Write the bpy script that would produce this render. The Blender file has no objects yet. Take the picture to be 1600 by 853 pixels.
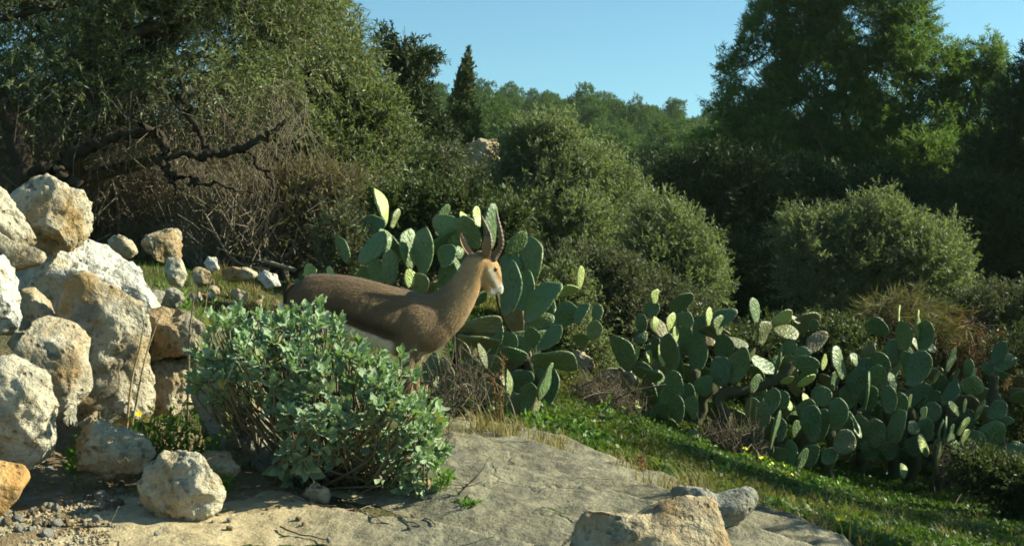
import bpy, bmesh, math, random
import numpy as np
from mathutils import Vector

# ------------------------------------------------------------------ camera, sky, sun, exposure
S = bpy.context.scene
CAMZ = 0.85                      # camera height over the slab where the gazelle stands
FPX = 1931.0                     # focal length in pixels of the 1600 px wide photograph
cam_d = bpy.data.cameras.new('camera'); cam = bpy.data.objects.new('camera', cam_d)
S.collection.objects.link(cam); S.camera = cam
cam.location = (0, 0, CAMZ); cam.rotation_euler = (math.radians(90), 0, 0)
cam_d.sensor_width = 36.0; cam_d.lens = 36.0 * FPX / 1600.0
cam_d.clip_start = 0.05; cam_d.clip_end = 3000

SUN_EL, SUN_AZ = 32.0, 9.0      # elevation; degrees beyond straight right (+X) of the view
W = bpy.data.worlds.new('World'); S.world = W; W.use_nodes = True
wn = W.node_tree; wn.nodes.clear()
sky = wn.nodes.new('ShaderNodeTexSky'); sky.sky_type = 'NISHITA'; sky.sun_disc = False
sky.sun_elevation = math.radians(SUN_EL); sky.sun_rotation = math.radians(90 - SUN_AZ)
sky.air_density = 1.0; sky.dust_density = 0.3; sky.ozone_density = 0.7; sky.altitude = 300
bg = wn.nodes.new('ShaderNodeBackground'); bg.inputs[1].default_value = 0.065
wo = wn.nodes.new('ShaderNodeOutputWorld')
wb = wn.nodes.new('ShaderNodeMix'); wb.data_type = 'RGBA'; wb.blend_type = 'MULTIPLY'; wb.inputs[0].default_value = 1.0
wb.inputs[7].default_value = (0.66, 0.98, 1.0, 1)        # the cool cyan cast of the camera's sky
wn.links.new(sky.outputs[0], wb.inputs[6]); wn.links.new(wb.outputs[2], bg.inputs[0]); wn.links.new(bg.outputs[0], wo.inputs[0])

sun_d = bpy.data.lights.new('sun', 'SUN'); sun_d.energy = 5.0; sun_d.angle = math.radians(0.5)
sun_d.color = (1.0, 0.97, 0.72)
sun = bpy.data.objects.new('sun', sun_d); S.collection.objects.link(sun)
e, a = math.radians(SUN_EL), math.radians(SUN_AZ)
SUNV = Vector((math.cos(e) * math.cos(a), math.cos(e) * math.sin(a), math.sin(e)))
sun.rotation_euler = SUNV.to_track_quat('Z', 'Y').to_euler(); sun.location = (20, 4, 12)

S.view_settings.view_transform = 'Standard'; S.view_settings.look = 'None'
S.view_settings.exposure = 1.28; S.view_settings.gamma = 1.0
S.view_settings.use_curve_mapping = False
S.render.engine = 'CYCLES'
S.cycles.use_denoising = True
S.cycles.max_bounces = 5; S.cycles.diffuse_bounces = 3; S.cycles.glossy_bounces = 2
S.cycles.transmission_bounces = 3; S.cycles.transparent_max_bounces = 4
S.cycles.caustics_reflective = False; S.cycles.caustics_refractive = False
S.cycles.pixel_filter_type = 'BLACKMAN_HARRIS'; S.cycles.filter_width = 1.7

# ------------------------------------------------------------------ helpers
rng = np.random.default_rng(7)
COL = S.collection
def P(px, py, d):
    """photo pixel + distance along the view -> world point(s)"""
    px, py, d = np.broadcast_arrays(np.asarray(px, float), np.asarray(py, float), np.asarray(d, float))
    return np.stack([(px - 800) / FPX * d, d, CAMZ - (py - 426.5) / FPX * d], -1)

def nrm(v):
    v = np.asarray(v, float)
    return v / np.maximum(np.linalg.norm(v, axis=-1, keepdims=True), 1e-9)

_gr = nrm(np.random.default_rng(3).normal(size=(256, 3)))
def pnoise(p):
    p = np.asarray(p, float); i = np.floor(p).astype(np.int64); f = p - i
    w = f * f * f * (f * (f * 6 - 15) + 10); out = 0
    for dx in (0, 1):
        for dy in (0, 1):
            for dz in (0, 1):
                c = i + (dx, dy, dz)
                h = (c[..., 0] * 73856093) ^ (c[..., 1] * 19349663) ^ (c[..., 2] * 83492791)
                h = (h ^ (h >> 13)) * 1274126177
                g = _gr[(h ^ (h >> 16)) & 255]
                dot = (g * (f - (dx, dy, dz))).sum(-1)
                wt = (w[..., 0] if dx else 1 - w[..., 0]) * (w[..., 1] if dy else 1 - w[..., 1]) * (w[..., 2] if dz else 1 - w[..., 2])
                out = out + dot * wt
    return out
def fbm(p, octaves=4, gain=0.5):
    p = np.asarray(p, float); s = 0; a_ = 1.0
    for k in range(octaves):
        s = s + a_ * pnoise(p * 2 ** k + 17.3 * k); a_ *= gain
    return s

def mesh(name, V, F, smooth=False):
    """V (n,3); F one array or a list of arrays of faces (tris and quads)"""
    Fs = [np.asarray(f, np.int64) for f in (F if isinstance(F, list) else [F]) if len(f)]
    me = bpy.data.meshes.new(name)
    V = np.ascontiguousarray(V, np.float32)
    me.vertices.add(len(V)); me.vertices.foreach_set('co', V.ravel())
    idx = np.concatenate([f.ravel() for f in Fs]); cnt = np.concatenate([np.full(len(f), f.shape[1]) for f in Fs])
    me.loops.add(len(idx)); me.loops.foreach_set('vertex_index', idx.astype(np.int32))
    me.polygons.add(len(cnt))
    me.polygons.foreach_set('loop_start', np.concatenate([[0], np.cumsum(cnt)[:-1]]).astype(np.int32))
    if smooth: me.polygons.foreach_set('use_smooth', np.ones(len(cnt), bool))
    me.update(calc_edges=True); me.validate(verbose=False)
    return me

def tag(o, label=None, cat=None, group=None, kind=None):
    if label: o['label'] = label
    if cat: o['category'] = cat
    if group: o['group'] = group
    if kind: o['kind'] = kind
    return o
def thing(name, loc, label, cat, group=None):
    o = bpy.data.objects.new(name, None); o.empty_display_size = 0.1
    COL.objects.link(o); o.location = [float(c) for c in loc]
    return tag(o, label, cat, group)
def obj(name, V, F, mat, parent=None, smooth=False, origin=None):
    """one mesh object from world-space vertices"""
    org = np.array(parent.location if parent is not None and parent.parent is None else (0, 0, 0), float)
    if parent is not None and parent.parent is not None:
        org = np.array(parent.parent.location, float) + np.array(parent.location, float)
    loc = (0, 0, 0)
    if parent is None and origin is not None:
        org = np.array(origin, float); loc = org
    me = mesh(name, np.asarray(V, float) - org, F, smooth)
    me.materials.append(mat)
    o = bpy.data.objects.new(name, me); COL.objects.link(o)
    o.location = [float(c) for c in loc]
    if parent is not None: o.parent = parent
    return o
def inst(name, me, mat4, parent=None):
    """object sharing mesh data, placed with a 4x4 (relative to its parent)"""
    from mathutils import Matrix
    o = bpy.data.objects.new(name, me); COL.objects.link(o)
    if parent is not None: o.parent = parent
    o.matrix_local = Matrix([list(map(float, r)) for r in mat4])
    return o

class Geo:
    def __init__(s): s.V = []; s.Q = []; s.T = []; s.n = 0
    def add(s, V, Q=None, T=None):
        V = np.asarray(V, float).reshape(-1, 3); s.V.append(V)
        if Q is not None and len(Q): s.Q.append(np.asarray(Q) + s.n)
        if T is not None and len(T): s.T.append(np.asarray(T) + s.n)
        s.n += len(V)
    def get(s):
        V = np.concatenate(s.V) if s.V else np.zeros((0, 3))
        F = []
        if s.Q: F.append(np.concatenate(s.Q))
        if s.T: F.append(np.concatenate(s.T))
        return V, F

def tube(geo, pts, rad, sides=6, cap=True):
    pts = np.asarray(pts, float); rad = np.atleast_1d(np.asarray(rad, float)); rad = np.interp(np.linspace(0, 1, len(pts)), np.linspace(0, 1, len(rad)), rad) if len(rad) > 1 else np.full(len(pts), rad[0])
    tan = nrm(np.gradient(pts, axis=0))
    ref = np.array([0, 0, 1.0]) if abs(tan[0][2]) < 0.9 else np.array([1.0, 0, 0])
    u = nrm(np.cross(tan, ref)); v = np.cross(tan, u)
    an = np.arange(sides) / sides * 2 * np.pi
    V = pts[:, None] + rad[:, None, None] * (np.cos(an)[None, :, None] * u[:, None] + np.sin(an)[None, :, None] * v[:, None])
    n = len(pts); i, j = np.meshgrid(np.arange(n - 1), np.arange(sides), indexing='ij')
    q = np.stack([i * sides + j, i * sides + (j + 1) % sides, (i + 1) * sides + (j + 1) % sides, (i + 1) * sides + j], -1).reshape(-1, 4)
    V = V.reshape(-1, 3); T = []
    if cap:
        V = np.concatenate([V, pts[[-1]] + tan[-1] * rad[-1] * .5, pts[[0]]]); k = len(V) - 2
        T = [[(n - 1) * sides + j, (n - 1) * sides + (j + 1) % sides, k] for j in range(sides)] + [[(j + 1) % sides, j, k + 1] for j in range(sides)]
    geo.add(V, q, T)

def bez(p, n=10):
    """smooth Catmull-Rom through points"""
    p = np.asarray(p, float)
    if len(p) < 3:
        t = np.linspace(0, 1, n)[:, None]; return p[0] * (1 - t) + p[-1] * t
    q = np.concatenate([[2 * p[0] - p[1]], p, [2 * p[-1] - p[-2]]]); out = []
    m = len(p) - 1; per = max(2, n // m)
    for k in range(m):
        a0, a1, a2, a3 = q[k:k + 4]
        for t in np.linspace(0, 1, per, endpoint=False):
            out.append(.5 * ((2 * a1) + (-a0 + a2) * t + (2 * a0 - 5 * a1 + 4 * a2 - a3) * t * t + (-a0 + 3 * a1 - 3 * a2 + a3) * t ** 3))
    out.append(p[-1]); return np.array(out)

def twig_strips(geo, A, B, C, r0, r1):
    """many thin three-sided twigs through three points each (vectorised)"""
    A, B, C = (np.asarray(x, float) for x in (A, B, C)); n = len(A)
    t = nrm(C - A); ref = np.where(np.abs(t[:, 2:3]) < .9, np.array([[0, 0, 1.0]]), np.array([[1.0, 0, 0]]))
    u = nrm(np.cross(t, ref)); v = np.cross(t, u); r0 = np.broadcast_to(r0, (n,)); r1 = np.broadcast_to(r1, (n,))
    rows = []
    for k, (pt, r) in enumerate(((A, r0), (B, (r0 + r1) / 2), (C, r1))):
        for j in range(3):
            an = j * 2.0944
            rows.append(pt + (r[:, None]) * (math.cos(an) * u + math.sin(an) * v))
    V = np.stack(rows, 1).reshape(-1, 3)
    base = np.arange(n)[:, None] * 9; q = []
    for k in range(2):
        for j in range(3):
            q.append(base + np.array([[k * 3 + j, k * 3 + (j + 1) % 3, k * 3 + 3 + (j + 1) % 3, k * 3 + 3 + j]]))
    geo.add(V, np.concatenate(q))

def leaves(geo, pos, axis, L, Wd, r):
    """rhombic leaf faces: base at pos, pointing along axis, random roll"""
    n = len(pos); axis = nrm(axis); rv = nrm(r.normal(size=(n, 3)))
    side = nrm(np.cross(axis, rv)); nor = np.cross(side, axis)
    L = np.broadcast_to(L, (n,))[:, None]; Wd = np.broadcast_to(Wd, (n,))[:, None]
    b = pos; tip = pos + axis * L + nor * L * .12
    m = pos + axis * L * .48
    V = np.stack([b, m - side * Wd * .5, tip, m + side * Wd * .5], 1).reshape(-1, 3)
    q = np.arange(n)[:, None] * 4 + np.array([[0, 1, 2, 3]])
    geo.add(V, q)

def sprays(geoL, geoW, org, dr, length, nl, L, Wd, r, droop=0.15, spread=0.9, tw=0.004):
    """a twig with leaves along it, n times"""
    n = len(org); length = np.broadcast_to(length, (n,)); dr = nrm(dr)
    bend = np.array([0, 0, -1.0]) * droop
    mid = org + dr * (length * .5)[:, None] + bend * (length * .18)[:, None]
    end = org + dr * length[:, None] + bend * (length * .75)[:, None]
    if geoW is not None: twig_strips(geoW, org, mid, end, tw, tw * .4)
    t = r.uniform(.08, 1.0, (n, nl))[..., None]
    p = (1 - t) ** 2 * org[:, None] + 2 * t * (1 - t) * mid[:, None] + t * t * end[:, None]
    tan = nrm(end - org)[:, None] + r.normal(size=(n, nl, 3)) * spread
    leaves(geoL, p.reshape(-1, 3), tan.reshape(-1, 3), L * r.uniform(.65, 1.25, n * nl), Wd * r.uniform(.7, 1.2, n * nl), r)

def lobe_points(lobes, n, r, shell=.45, gap=None, gapf=1.0, seed=0.0):
    """points in the outer shells of ellipsoid lobes [(centre, radii)]"""
    C = np.array([l[0] for l in lobes], float); R = np.array([l[1] for l in lobes], float)
    w = (R[:, 0] * R[:, 2] + R[:, 0] * R[:, 1] + R[:, 1] * R[:, 2]); w /= w.sum()
    k = r.choice(len(lobes), n, p=w); u = nrm(r.normal(size=(n, 3)))
    rad = r.uniform(shell ** 3, 1.0, n) ** (1 / 3)
    wob = 1 + .40 * pnoise(u * 2.3 + k[:, None] * 7.1 + seed) + .25 * pnoise(u * 5.5 + k[:, None] * 3.3 + seed)
    p = C[k] + u * R[k] * (rad * wob)[:, None]
    keep = np.ones(n, bool)
    for i in range(len(lobes)):                      # drop what lies deep inside another lobe
        dd = (((p - C[i]) / R[i]) ** 2).sum(1)
        keep &= ~((dd < .22) & (k != i))
    if gap is not None:
        keep &= pnoise(p * gapf + seed * 3.1) > gap
    return p[keep], u[keep]

# ------------------------------------------------------------------ terrain
_A = np.array([  # photo px, py, distance (m) of ground points; hidden ones estimated
 (-500,1000,3),(0,985,3),(800,978,3),(1600,1037,3),(2200,1200,3),
 (-400,800,4.2),(0,812,4.2),(400,812,4.2),(800,832,4.2),(1300,900,4.2),(1800,1010,4.2),
 (0,700,5),(200,715,5),(500,735,5),(800,765,5),(1100,805,5),(1340,858,5),(1600,960,5.2),
 (0,590,6),(200,615,6),(400,640,6),(630,675,6.2),(860,705,6.6),(1050,768,6.3),(1340,838,6.5),(1600,885,7),
 (0,490,7.5),(250,520,7.5),(420,560,7.5),(620,640,8),(760,656,8),(880,658,8.6),(1100,722,8.6),(1300,785,8.6),(1600,842,8.6),
 (250,450,9),(420,478,9.3),(1050,682,10.5),(1200,728,10.5),(1300,748,11),(1500,765,11.5),(1700,775,11.5),
 (350,434,10.5),(480,446,11),(700,560,11),(950,597,11.5),(1150,640,12.5),
 (-300,400,12),(0,400,12),(250,402,13),(500,405,14),(800,455,15),(1000,525,15),(1250,600,15),(1500,620,15),(1900,640,15),
 (0,370,20),(400,345,22),(750,365,22),(1000,450,22),(1300,520,22),(1800,520,22),
 (-400,300,32),(400,285,32),(700,265,32),(1000,390,35),(1350,420,35),(1800,400,35),
 (-300,260,60),(700,272,60),(1000,340,60),(1900,340,60),
 (-300,230,100),(740,290,95),(1000,320,95),(1900,320,95),
 (-300,180,170),(740,197,175),(1000,216,175),(1120,236,175),(1900,270,175),
 (-300,205,235),(740,235,235),(1120,262,235),(1900,280,235),(-300,340,420),(800,340,420),(1900,340,420)], float)
def _uv(px, d): return np.stack([np.asarray(px) / 500.0, np.log(d) * 2.2], -1)
def _phi(r2): return .5 * r2 * np.log(np.maximum(r2, 1e-12))
_uvA = _uv(_A[:, 0], _A[:, 2]); _n = len(_A)
_K = np.zeros((_n + 3, _n + 3)); _K[:_n, :_n] = _phi(((_uvA[:, None] - _uvA[None]) ** 2).sum(-1)) + np.eye(_n) * .02
_K[:_n, _n] = 1; _K[:_n, _n + 1:] = _uvA; _K[_n, :_n] = 1; _K[_n + 1:, :_n] = _uvA.T
_w = np.linalg.solve(_K, np.concatenate([_A[:, 1], [0, 0, 0]]))
def gz(x, y, rough=True):
    """ground height"""
    x = np.asarray(x, float); y = np.asarray(y, float)
    d = np.clip(y, 3.0, 420.0); px = np.clip(800 + x / d * FPX, -600, 2200)
    q = _uv(px, d); sh = q.shape[:-1]; q = q.reshape(-1, 2); out = np.zeros(len(q))
    for s in range(0, len(q), 20000):
        c = q[s:s + 20000]
        out[s:s + 20000] = _phi(((c[:, None] - _uvA[None]) ** 2).sum(-1)) @ _w[:_n] + _w[_n] + c @ _w[_n + 1:]
    z = CAMZ - (out.reshape(sh) - 426.5) / FPX * d
    if rough:
        p = np.stack([x, y, np.zeros_like(x)], -1)
        z = z + .03 * fbm(p * 1.1, 3) * np.clip(d / 6, .5, 4)
    return z
def G(px, d):
    """ground point under photo column px at distance d"""
    x = (px - 800) / FPX * d
    return np.array([x, d, float(gz(np.array([x]), np.array([d]))[0])])
def hit(px, py, d0=3.0, d1=60.0):
    """first ground point seen through a photo pixel"""
    ds = np.linspace(d0, d1, 1200); p = P(px, py, ds)
    below = p[:, 2] <= gz(p[:, 0], p[:, 1])
    k = int(np.argmax(below)) if below.any() else len(ds) - 1
    return p[k]
# ------------------------------------------------------------------ materials
class NT:
    def __init__(s, name):
        s.m = bpy.data.materials.new(name); s.m.use_nodes = True
        s.t = s.m.node_tree; s.t.nodes.clear(); s.out = s.n('OutputMaterial')
    def n(s, typ, **kw):
        nd = s.t.nodes.new('ShaderNode' + typ)
        for k, v in kw.items():
            if k.startswith('i_'):
                key = k[2:]; key = int(key) if key.isdigit() else key.replace('_', ' ')
                s.set(nd.inputs[key], v)
            else: setattr(nd, k, v)
        return nd
    def set(s, inp, v):
        if hasattr(v, 'is_output'): s.t.links.new(v, inp)
        elif isinstance(v, bpy.types.Node): s.t.links.new(v.outputs[0], inp)
        else:
            if inp.type == 'RGBA' and len(v) == 3: v = (*v, 1)
            inp.default_value = v
    def coord(s, kind='Object', scale=1.0):
        c = s.n('TexCoord').outputs[kind]
        if scale == 1.0: return c
        mp = s.n('Mapping', i_Vector=c); mp.inputs['Scale'].default_value = scale if hasattr(scale, '__len__') else (scale,) * 3
        return mp.outputs[0]
    def pos(s, scale=1.0):
        g = s.n('NewGeometry').outputs['Position']
        mp = s.n('Mapping', i_Vector=g); mp.inputs['Scale'].default_value = scale if hasattr(scale, '__len__') else (scale,) * 3
        return mp.outputs[0]
    def noise(s, vec, scale, detail=4, rough=.55, out=0):
        return s.n('TexNoise', i_Vector=vec, i_Scale=scale, i_Detail=detail, i_Roughness=rough).outputs[out]
    def ramp(s, fac, stops):
        r = s.n('ValToRGB', i_Fac=fac); el = r.color_ramp.elements
        while len(el) < len(stops): el.new(.5)
        for e_, (p_, c) in zip(el, stops):
            e_.position = p_; c = c if hasattr(c, '__len__') else (c, c, c); e_.color = (*c, 1)
        return r.outputs[0]
    def mix(s, fac, a_, b_, mode='MIX'):
        m = s.n('Mix', data_type='RGBA', blend_type=mode)
        s.set(m.inputs[0], fac); s.set(m.inputs[6], a_); s.set(m.inputs[7], b_); return m.outputs[2]
    def math(s, op, a_, b_=0.0):
        m = s.n('Math', operation=op); s.set(m.inputs[0], a_); s.set(m.inputs[1], b_); return m.outputs[0]
    def bump(s, h, strength=.5, dist=.02, normal=None):
        b = s.n('Bump', i_Height=h, i_Strength=strength, i_Distance=dist)
        if normal is not None: s.set(b.inputs['Normal'], normal)
        return b.outputs[0]
    def finish(s, col, rough=.8, normal=None, spec=.3, **kw):
        p = s.n('BsdfPrincipled'); s.set(p.inputs['Base Color'], col); s.set(p.inputs['Roughness'], rough)
        p.inputs['Specular IOR Level'].default_value = spec
        if normal is not None: s.set(p.inputs['Normal'], normal)
        for k, v in kw.items(): s.set(p.inputs[k.replace('_', ' ')], v)
        s.t.links.new(p.outputs[0], s.out.inputs[0]); return s.m

def m_rock(name, pale, ochre, lichen, warm=.5, seed=0.0, rough_amt=1.0):
    t = NT(name); oi = t.n('ObjectInfo'); c0 = t.coord('Object')
    va = t.n('VectorMath', operation='ADD'); t.set(va.inputs[0], c0)
    cm = t.n('CombineXYZ'); t.set(cm.inputs[0], t.math('MULTIPLY', oi.outputs['Random'], 37.0)); cm.inputs[1].default_value = seed
    t.set(va.inputs[1], cm.outputs[0]); c = va.outputs[0]
    n1 = t.noise(c, 7, 7, .62); n2 = t.noise(c, 18, 6, .65); n3 = t.noise(c, 4, 4, .6); n4 = t.noise(c, 70, 4, .6)
    col = t.mix(t.ramp(n3, [(.62 - warm * .35, 0), (.78 - warm * .3, 1)]), pale, ochre)
    col = t.mix(t.math('MULTIPLY', t.ramp(n1, [(.52, 0), (.68, 1)]), .75), col, lichen)
    col = t.mix(t.math('MULTIPLY', t.ramp(n2, [(.56, 0), (.64, 1)]), .55), col, [x * .45 for x in ochre])
    n7 = t.noise(c, 5.5, 6, .75); col = t.mix(t.math('MULTIPLY', t.ramp(n7, [(.57, 0), (.63, 1)]), .6), col, (.09, .088, .07))
    col = t.mix(.35, col, t.ramp(n4, [(.3, .35), (.7, .95)]), 'MULTIPLY')
    vo = t.n('TexVoronoi', i_Vector=c, i_Scale=26.0, feature='F1'); pit = t.ramp(vo.outputs[0], [(.08, 0), (.32, 1)])
    pitm = t.math('MAXIMUM', pit, t.ramp(t.noise(c, 9, 3), [(.46, 1), (.56, 0)]))
    col = t.mix(t.math('MULTIPLY', t.math('SUBTRACT', 1.0, pitm), .55), col, [x * .3 for x in ochre])
    h = t.math('ADD', t.math('ADD', t.math('MULTIPLY', n1, 1.3), t.math('MULTIPLY', n2, .8)), t.math('ADD', t.math('MULTIPLY', n4, .22), t.math('MULTIPLY', pitm, .35)))
    return t.finish(col, .93, t.bump(h, 1.0 * rough_amt, .05), .15)

def m_leaf(name, c1, c2, trans=.3, rough=.6, nscale=1.5, clump=.5, spec=.25, back=None, tint=None):
    t = NT(name); g = t.n('NewGeometry')
    col = t.mix(g.outputs['Random Per Island'], c1, c2)
    nz = t.noise(t.pos(), nscale, 3)
    col = t.mix(clump, col, t.ramp(nz, [(.3, .45), (.7, 1.0)]), 'MULTIPLY')
    if tint is not None:
        col = t.mix(t.ramp(t.noise(t.pos(), nscale * .45, 2), [(.5, 0), (.68, 1)]), col, tint)
    if back is not None: col = t.mix(t.math('MULTIPLY', g.outputs['Backfacing'], .8), col, back)
    p = t.n('BsdfPrincipled'); t.set(p.inputs['Base Color'], col); p.inputs['Roughness'].default_value = rough
    p.inputs['Specular IOR Level'].default_value = spec
    tr = t.n('BsdfTranslucent'); t.set(tr.inputs[0], t.mix(1.0, col, (1.25, 1.3, .6), 'MULTIPLY'))
    mx = t.n('MixShader'); mx.inputs[0].default_value = trans
    t.t.links.new(p.outputs[0], mx.inputs[1]); t.t.links.new(tr.outputs[0], mx.inputs[2]); t.t.links.new(mx.outputs[0], t.out.inputs[0])
    return t.m

def m_bark(name, c1, c2):
    t = NT(name); c = t.pos((1, 1, .35)); n1 = t.noise(c, 14, 6, .65); n2 = t.noise(t.pos(), 3, 3)
    col = t.mix(n1, c1, c2); col = t.mix(.4, col, t.ramp(n2, [(.35, .5), (.7, 1)]), 'MULTIPLY')
    return t.finish(col, .95, t.bump(n1, .9, .03), .1)

M = {}
M['rock'] = m_rock('limestone', (.52, .47, .36), (.36, .245, .115), (.21, .20, .165), .45)
M['rock_warm'] = m_rock('ochre limestone', (.47, .40, .28), (.34, .225, .11), (.22, .20, .15), .6)
M['rock_orange'] = m_rock('orange limestone', (.50, .33, .15), (.45, .25, .09), (.36, .26, .14), .6, rough_amt=.6)
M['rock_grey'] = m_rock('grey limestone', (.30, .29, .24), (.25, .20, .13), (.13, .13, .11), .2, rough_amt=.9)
M['rock_white'] = m_rock('white limestone', (.62, .60, .54), (.48, .40, .27), (.38, .37, .33), .2)

# bedrock slab: pale ground smooth rock with dark weathering that follows the slope
t = NT('bedrock'); c = t.pos(); cs = t.pos((1.0, 1.0, 1.0))
n1 = t.noise(c, 2.2, 7, .62); n2 = t.noise(c, 9, 7, .68); n3 = t.noise(c, 42, 5, .6); n4 = t.noise(c, 1.1, 3)
col = t.mix(t.ramp(n1, [(.42, 0), (.62, 1)]), (.285, .26, .18), (.18, .17, .12))
col = t.mix(t.math('MULTIPLY', t.ramp(n2, [(.47, 0), (.62, 1)]), .75), col, (.12, .115, .095))
col = t.mix(t.math('MULTIPLY', t.ramp(n4, [(.54, 0), (.66, 1)]), .35), col, (.30, .25, .15))
n5 = t.noise(c, 150, 4, .7); n6 = t.noise(t.pos((1.6, .7, 1)), 5, 6, .7)
col = t.mix(t.math('MULTIPLY', t.ramp(n6, [(.52, 0), (.6, 1)]), .6), col, (.10, .098, .075)); col = t.mix(t.math('MULTIPLY', t.ramp(n5, [(.56, 0), (.66, 1)]), .5), col, (.10, .09, .07))
col = t.mix(.45, col, t.ramp(n3, [(.3, .35), (.65, 1)]), 'MULTIPLY')
vo = t.n('TexVoronoi', i_Vector=c, i_Scale=17.0); pit = t.ramp(vo.outputs[0], [(.05, 0), (.25, 1)])
h = t.math('ADD', t.math('MULTIPLY', n2, 1.2), t.math('ADD', t.math('MULTIPLY', n3, .5), t.math('ADD', t.math('MULTIPLY', n5, .15), t.math('MULTIPLY', pit, .05))))
xs = t.n('SeparateXYZ', i_Vector=c).outputs[0]; tanf = t.ramp(t.math('ADD', t.math('MULTIPLY', xs, -.5), t.math('MULTIPLY', n4, .35)), [(.32, 0), (.55, 1)])
col = t.mix(t.math('MULTIPLY', tanf, .8), col, t.mix(t.ramp(n2, [(.4, 0), (.62, 1)]), (.48, .385, .24), (.33, .255, .145)))
ck = t.n('TexVoronoi', i_Vector=t.n('VectorMath', operation='ADD', i_0=t.pos((.9, 1.5, 1)), i_1=t.n('VectorMath', operation='SCALE', i_0=t.noise(c, 2.5, 4, .6, 1), i_Scale=.55).outputs[0]).outputs[0], i_Scale=.8, feature='DISTANCE_TO_EDGE').outputs[0]
crk = t.ramp(ck, [(.002, 1), (.012, 0)]); col = t.mix(t.math('MULTIPLY', t.math('MULTIPLY', crk, .8), t.ramp(t.noise(c, 1.7, 3), [(.45, 0), (.6, 1)])), col, (.05, .045, .03)); h = t.math('SUBTRACT', h, t.math('MULTIPLY', crk, .3))
M['slab'] = t.finish(col, .95, t.bump(h, .75, .03), .12)

# earth with moss and litter
t = NT('earth'); c = t.pos(); n1 = t.noise(c, .9, 6, .6); n2 = t.noise(c, 11, 6, .65); n3 = t.noise(c, 60, 3)
col = t.mix(t.ramp(n1, [(.45, 0), (.6, 1)]), (.075, .085, .03), (.13, .10, .06))
col = t.mix(t.ramp(n2, [(.45, 0), (.7, 1)]), col, (.05, .075, .02))
col = t.mix(.4, col, t.ramp(n3, [(.3, .4), (.7, 1)]), 'MULTIPLY')
M['earth'] = t.finish(col, .97, t.bump(t.math('ADD', n2, t.math('MULTIPLY', n3, .4)), .9, .05), .1)

M['olive'] = m_leaf('olive leaves', (.080, .120, .040), (.165, .215, .080), .38, .5, 1.1, .55, .35, back=(.19, .22, .13))
M['olive_dark'] = m_leaf('olive leaves dull', (.082, .114, .055), (.16, .19, .105), .42, .55, 1.1, .4, .3, back=(.19, .225, .13))
M['olive_dry'] = m_leaf('dry olive leaves', (.115, .11, .05), (.20, .175, .085), .25, .6, 1.3, .5, .2)
M['pine'] = m_leaf('pine needles', (.072, .135, .036), (.15, .23, .065), .45, .6, .5, .55)
M['pine_dark'] = m_leaf('dark and shaded pine needles', (.022, .042, .014), (.05, .078, .026), .2, .6, .5, .5)  # dark green, lowered so the hollow's shade sits in the colour
M['pine_far'] = m_leaf('hill pine needles', (.045, .086, .022), (.088, .145, .038), .35, .6, .12, .5)
M['cypress'] = m_leaf('cypress foliage', (.045, .075, .026), (.08, .115, .042), .18, .6, .8, .45, tint=(.085, .09, .04))
M['shrub'] = m_leaf('shrub leaves', (.05, .075, .028), (.105, .135, .05), .28, .55, 1.4, .5)
M['heath'] = m_leaf('grey shrub leaves', (.085, .10, .055), (.15, .165, .095), .25, .6, 1.4, .45)
M['grass'] = m_leaf('grass', (.045, .095, .018), (.10, .165, .03), .38, .5, 1.6, .65, tint=(.13, .135, .035))
M['grass_dry'] = m_leaf('dry grass', (.20, .17, .075), (.33, .27, .13), .3, .7, 2.0, .35)
M['weed'] = m_leaf('weed leaves', (.10, .20, .035), (.16, .28, .055), .35, .5, 2.0, .35)
M['mound'] = m_leaf('matted grass', (.11, .11, .045), (.20, .175, .085), .3, .7, 2.0, .4)
M['redgrass'] = m_leaf('rusty dry stems', (.14, .07, .035), (.20, .125, .06), .3, .7, 2.0, .4)
M['yellow'] = NT('yellow petals').finish((.80, .58, .02), .5)
M['bark'] = m_bark('olive bark', (.05, .038, .026), (.15, .115, .075))
M['bark_dark'] = m_bark('dark olive bark', (.022, .017, .012), (.065, .05, .035))
M['bark_pine'] = m_bark('pine bark', (.10, .065, .045), (.24, .16, .11))
M['twig'] = m_bark('dead twigs', (.12, .095, .068), (.22, .18, .13))
M['twig_pale'] = m_bark('weathered twigs', (.20, .165, .12), (.34, .29, .22))
t = NT('dirt'); c = t.pos(); n1 = t.noise(c, 3, 6, .6); n2 = t.noise(c, 30, 6, .7); n3 = t.noise(c, 120, 3)
col = t.mix(t.ramp(n1, [(.4, 0), (.62, 1)]), (.33, .25, .145), (.22, .155, .085)); col = t.mix(t.ramp(n2, [(.55, 0), (.66, 1)]), col, (.42, .36, .26)); col = t.mix(.4, col, t.ramp(n3, [(.3, .45), (.7, 1)]), 'MULTIPLY')
M['dirt'] = t.finish(col, .97, t.bump(t.math('ADD', n2, t.math('MULTIPLY', n3, .5)), 1.0, .03), .1)
M['straw'] = m_bark('straw', (.24, .18, .10), (.36, .28, .16))
M['rust_stalk'] = m_bark('rusty stalk', (.20, .10, .05), (.30, .17, .09))
M['sagestem'] = m_bark('sage stem', (.12, .10, .06), (.25, .22, .15))
M['cactus_wood'] = m_bark('cactus wood', (.055, .058, .03), (.12, .11, .065))

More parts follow.
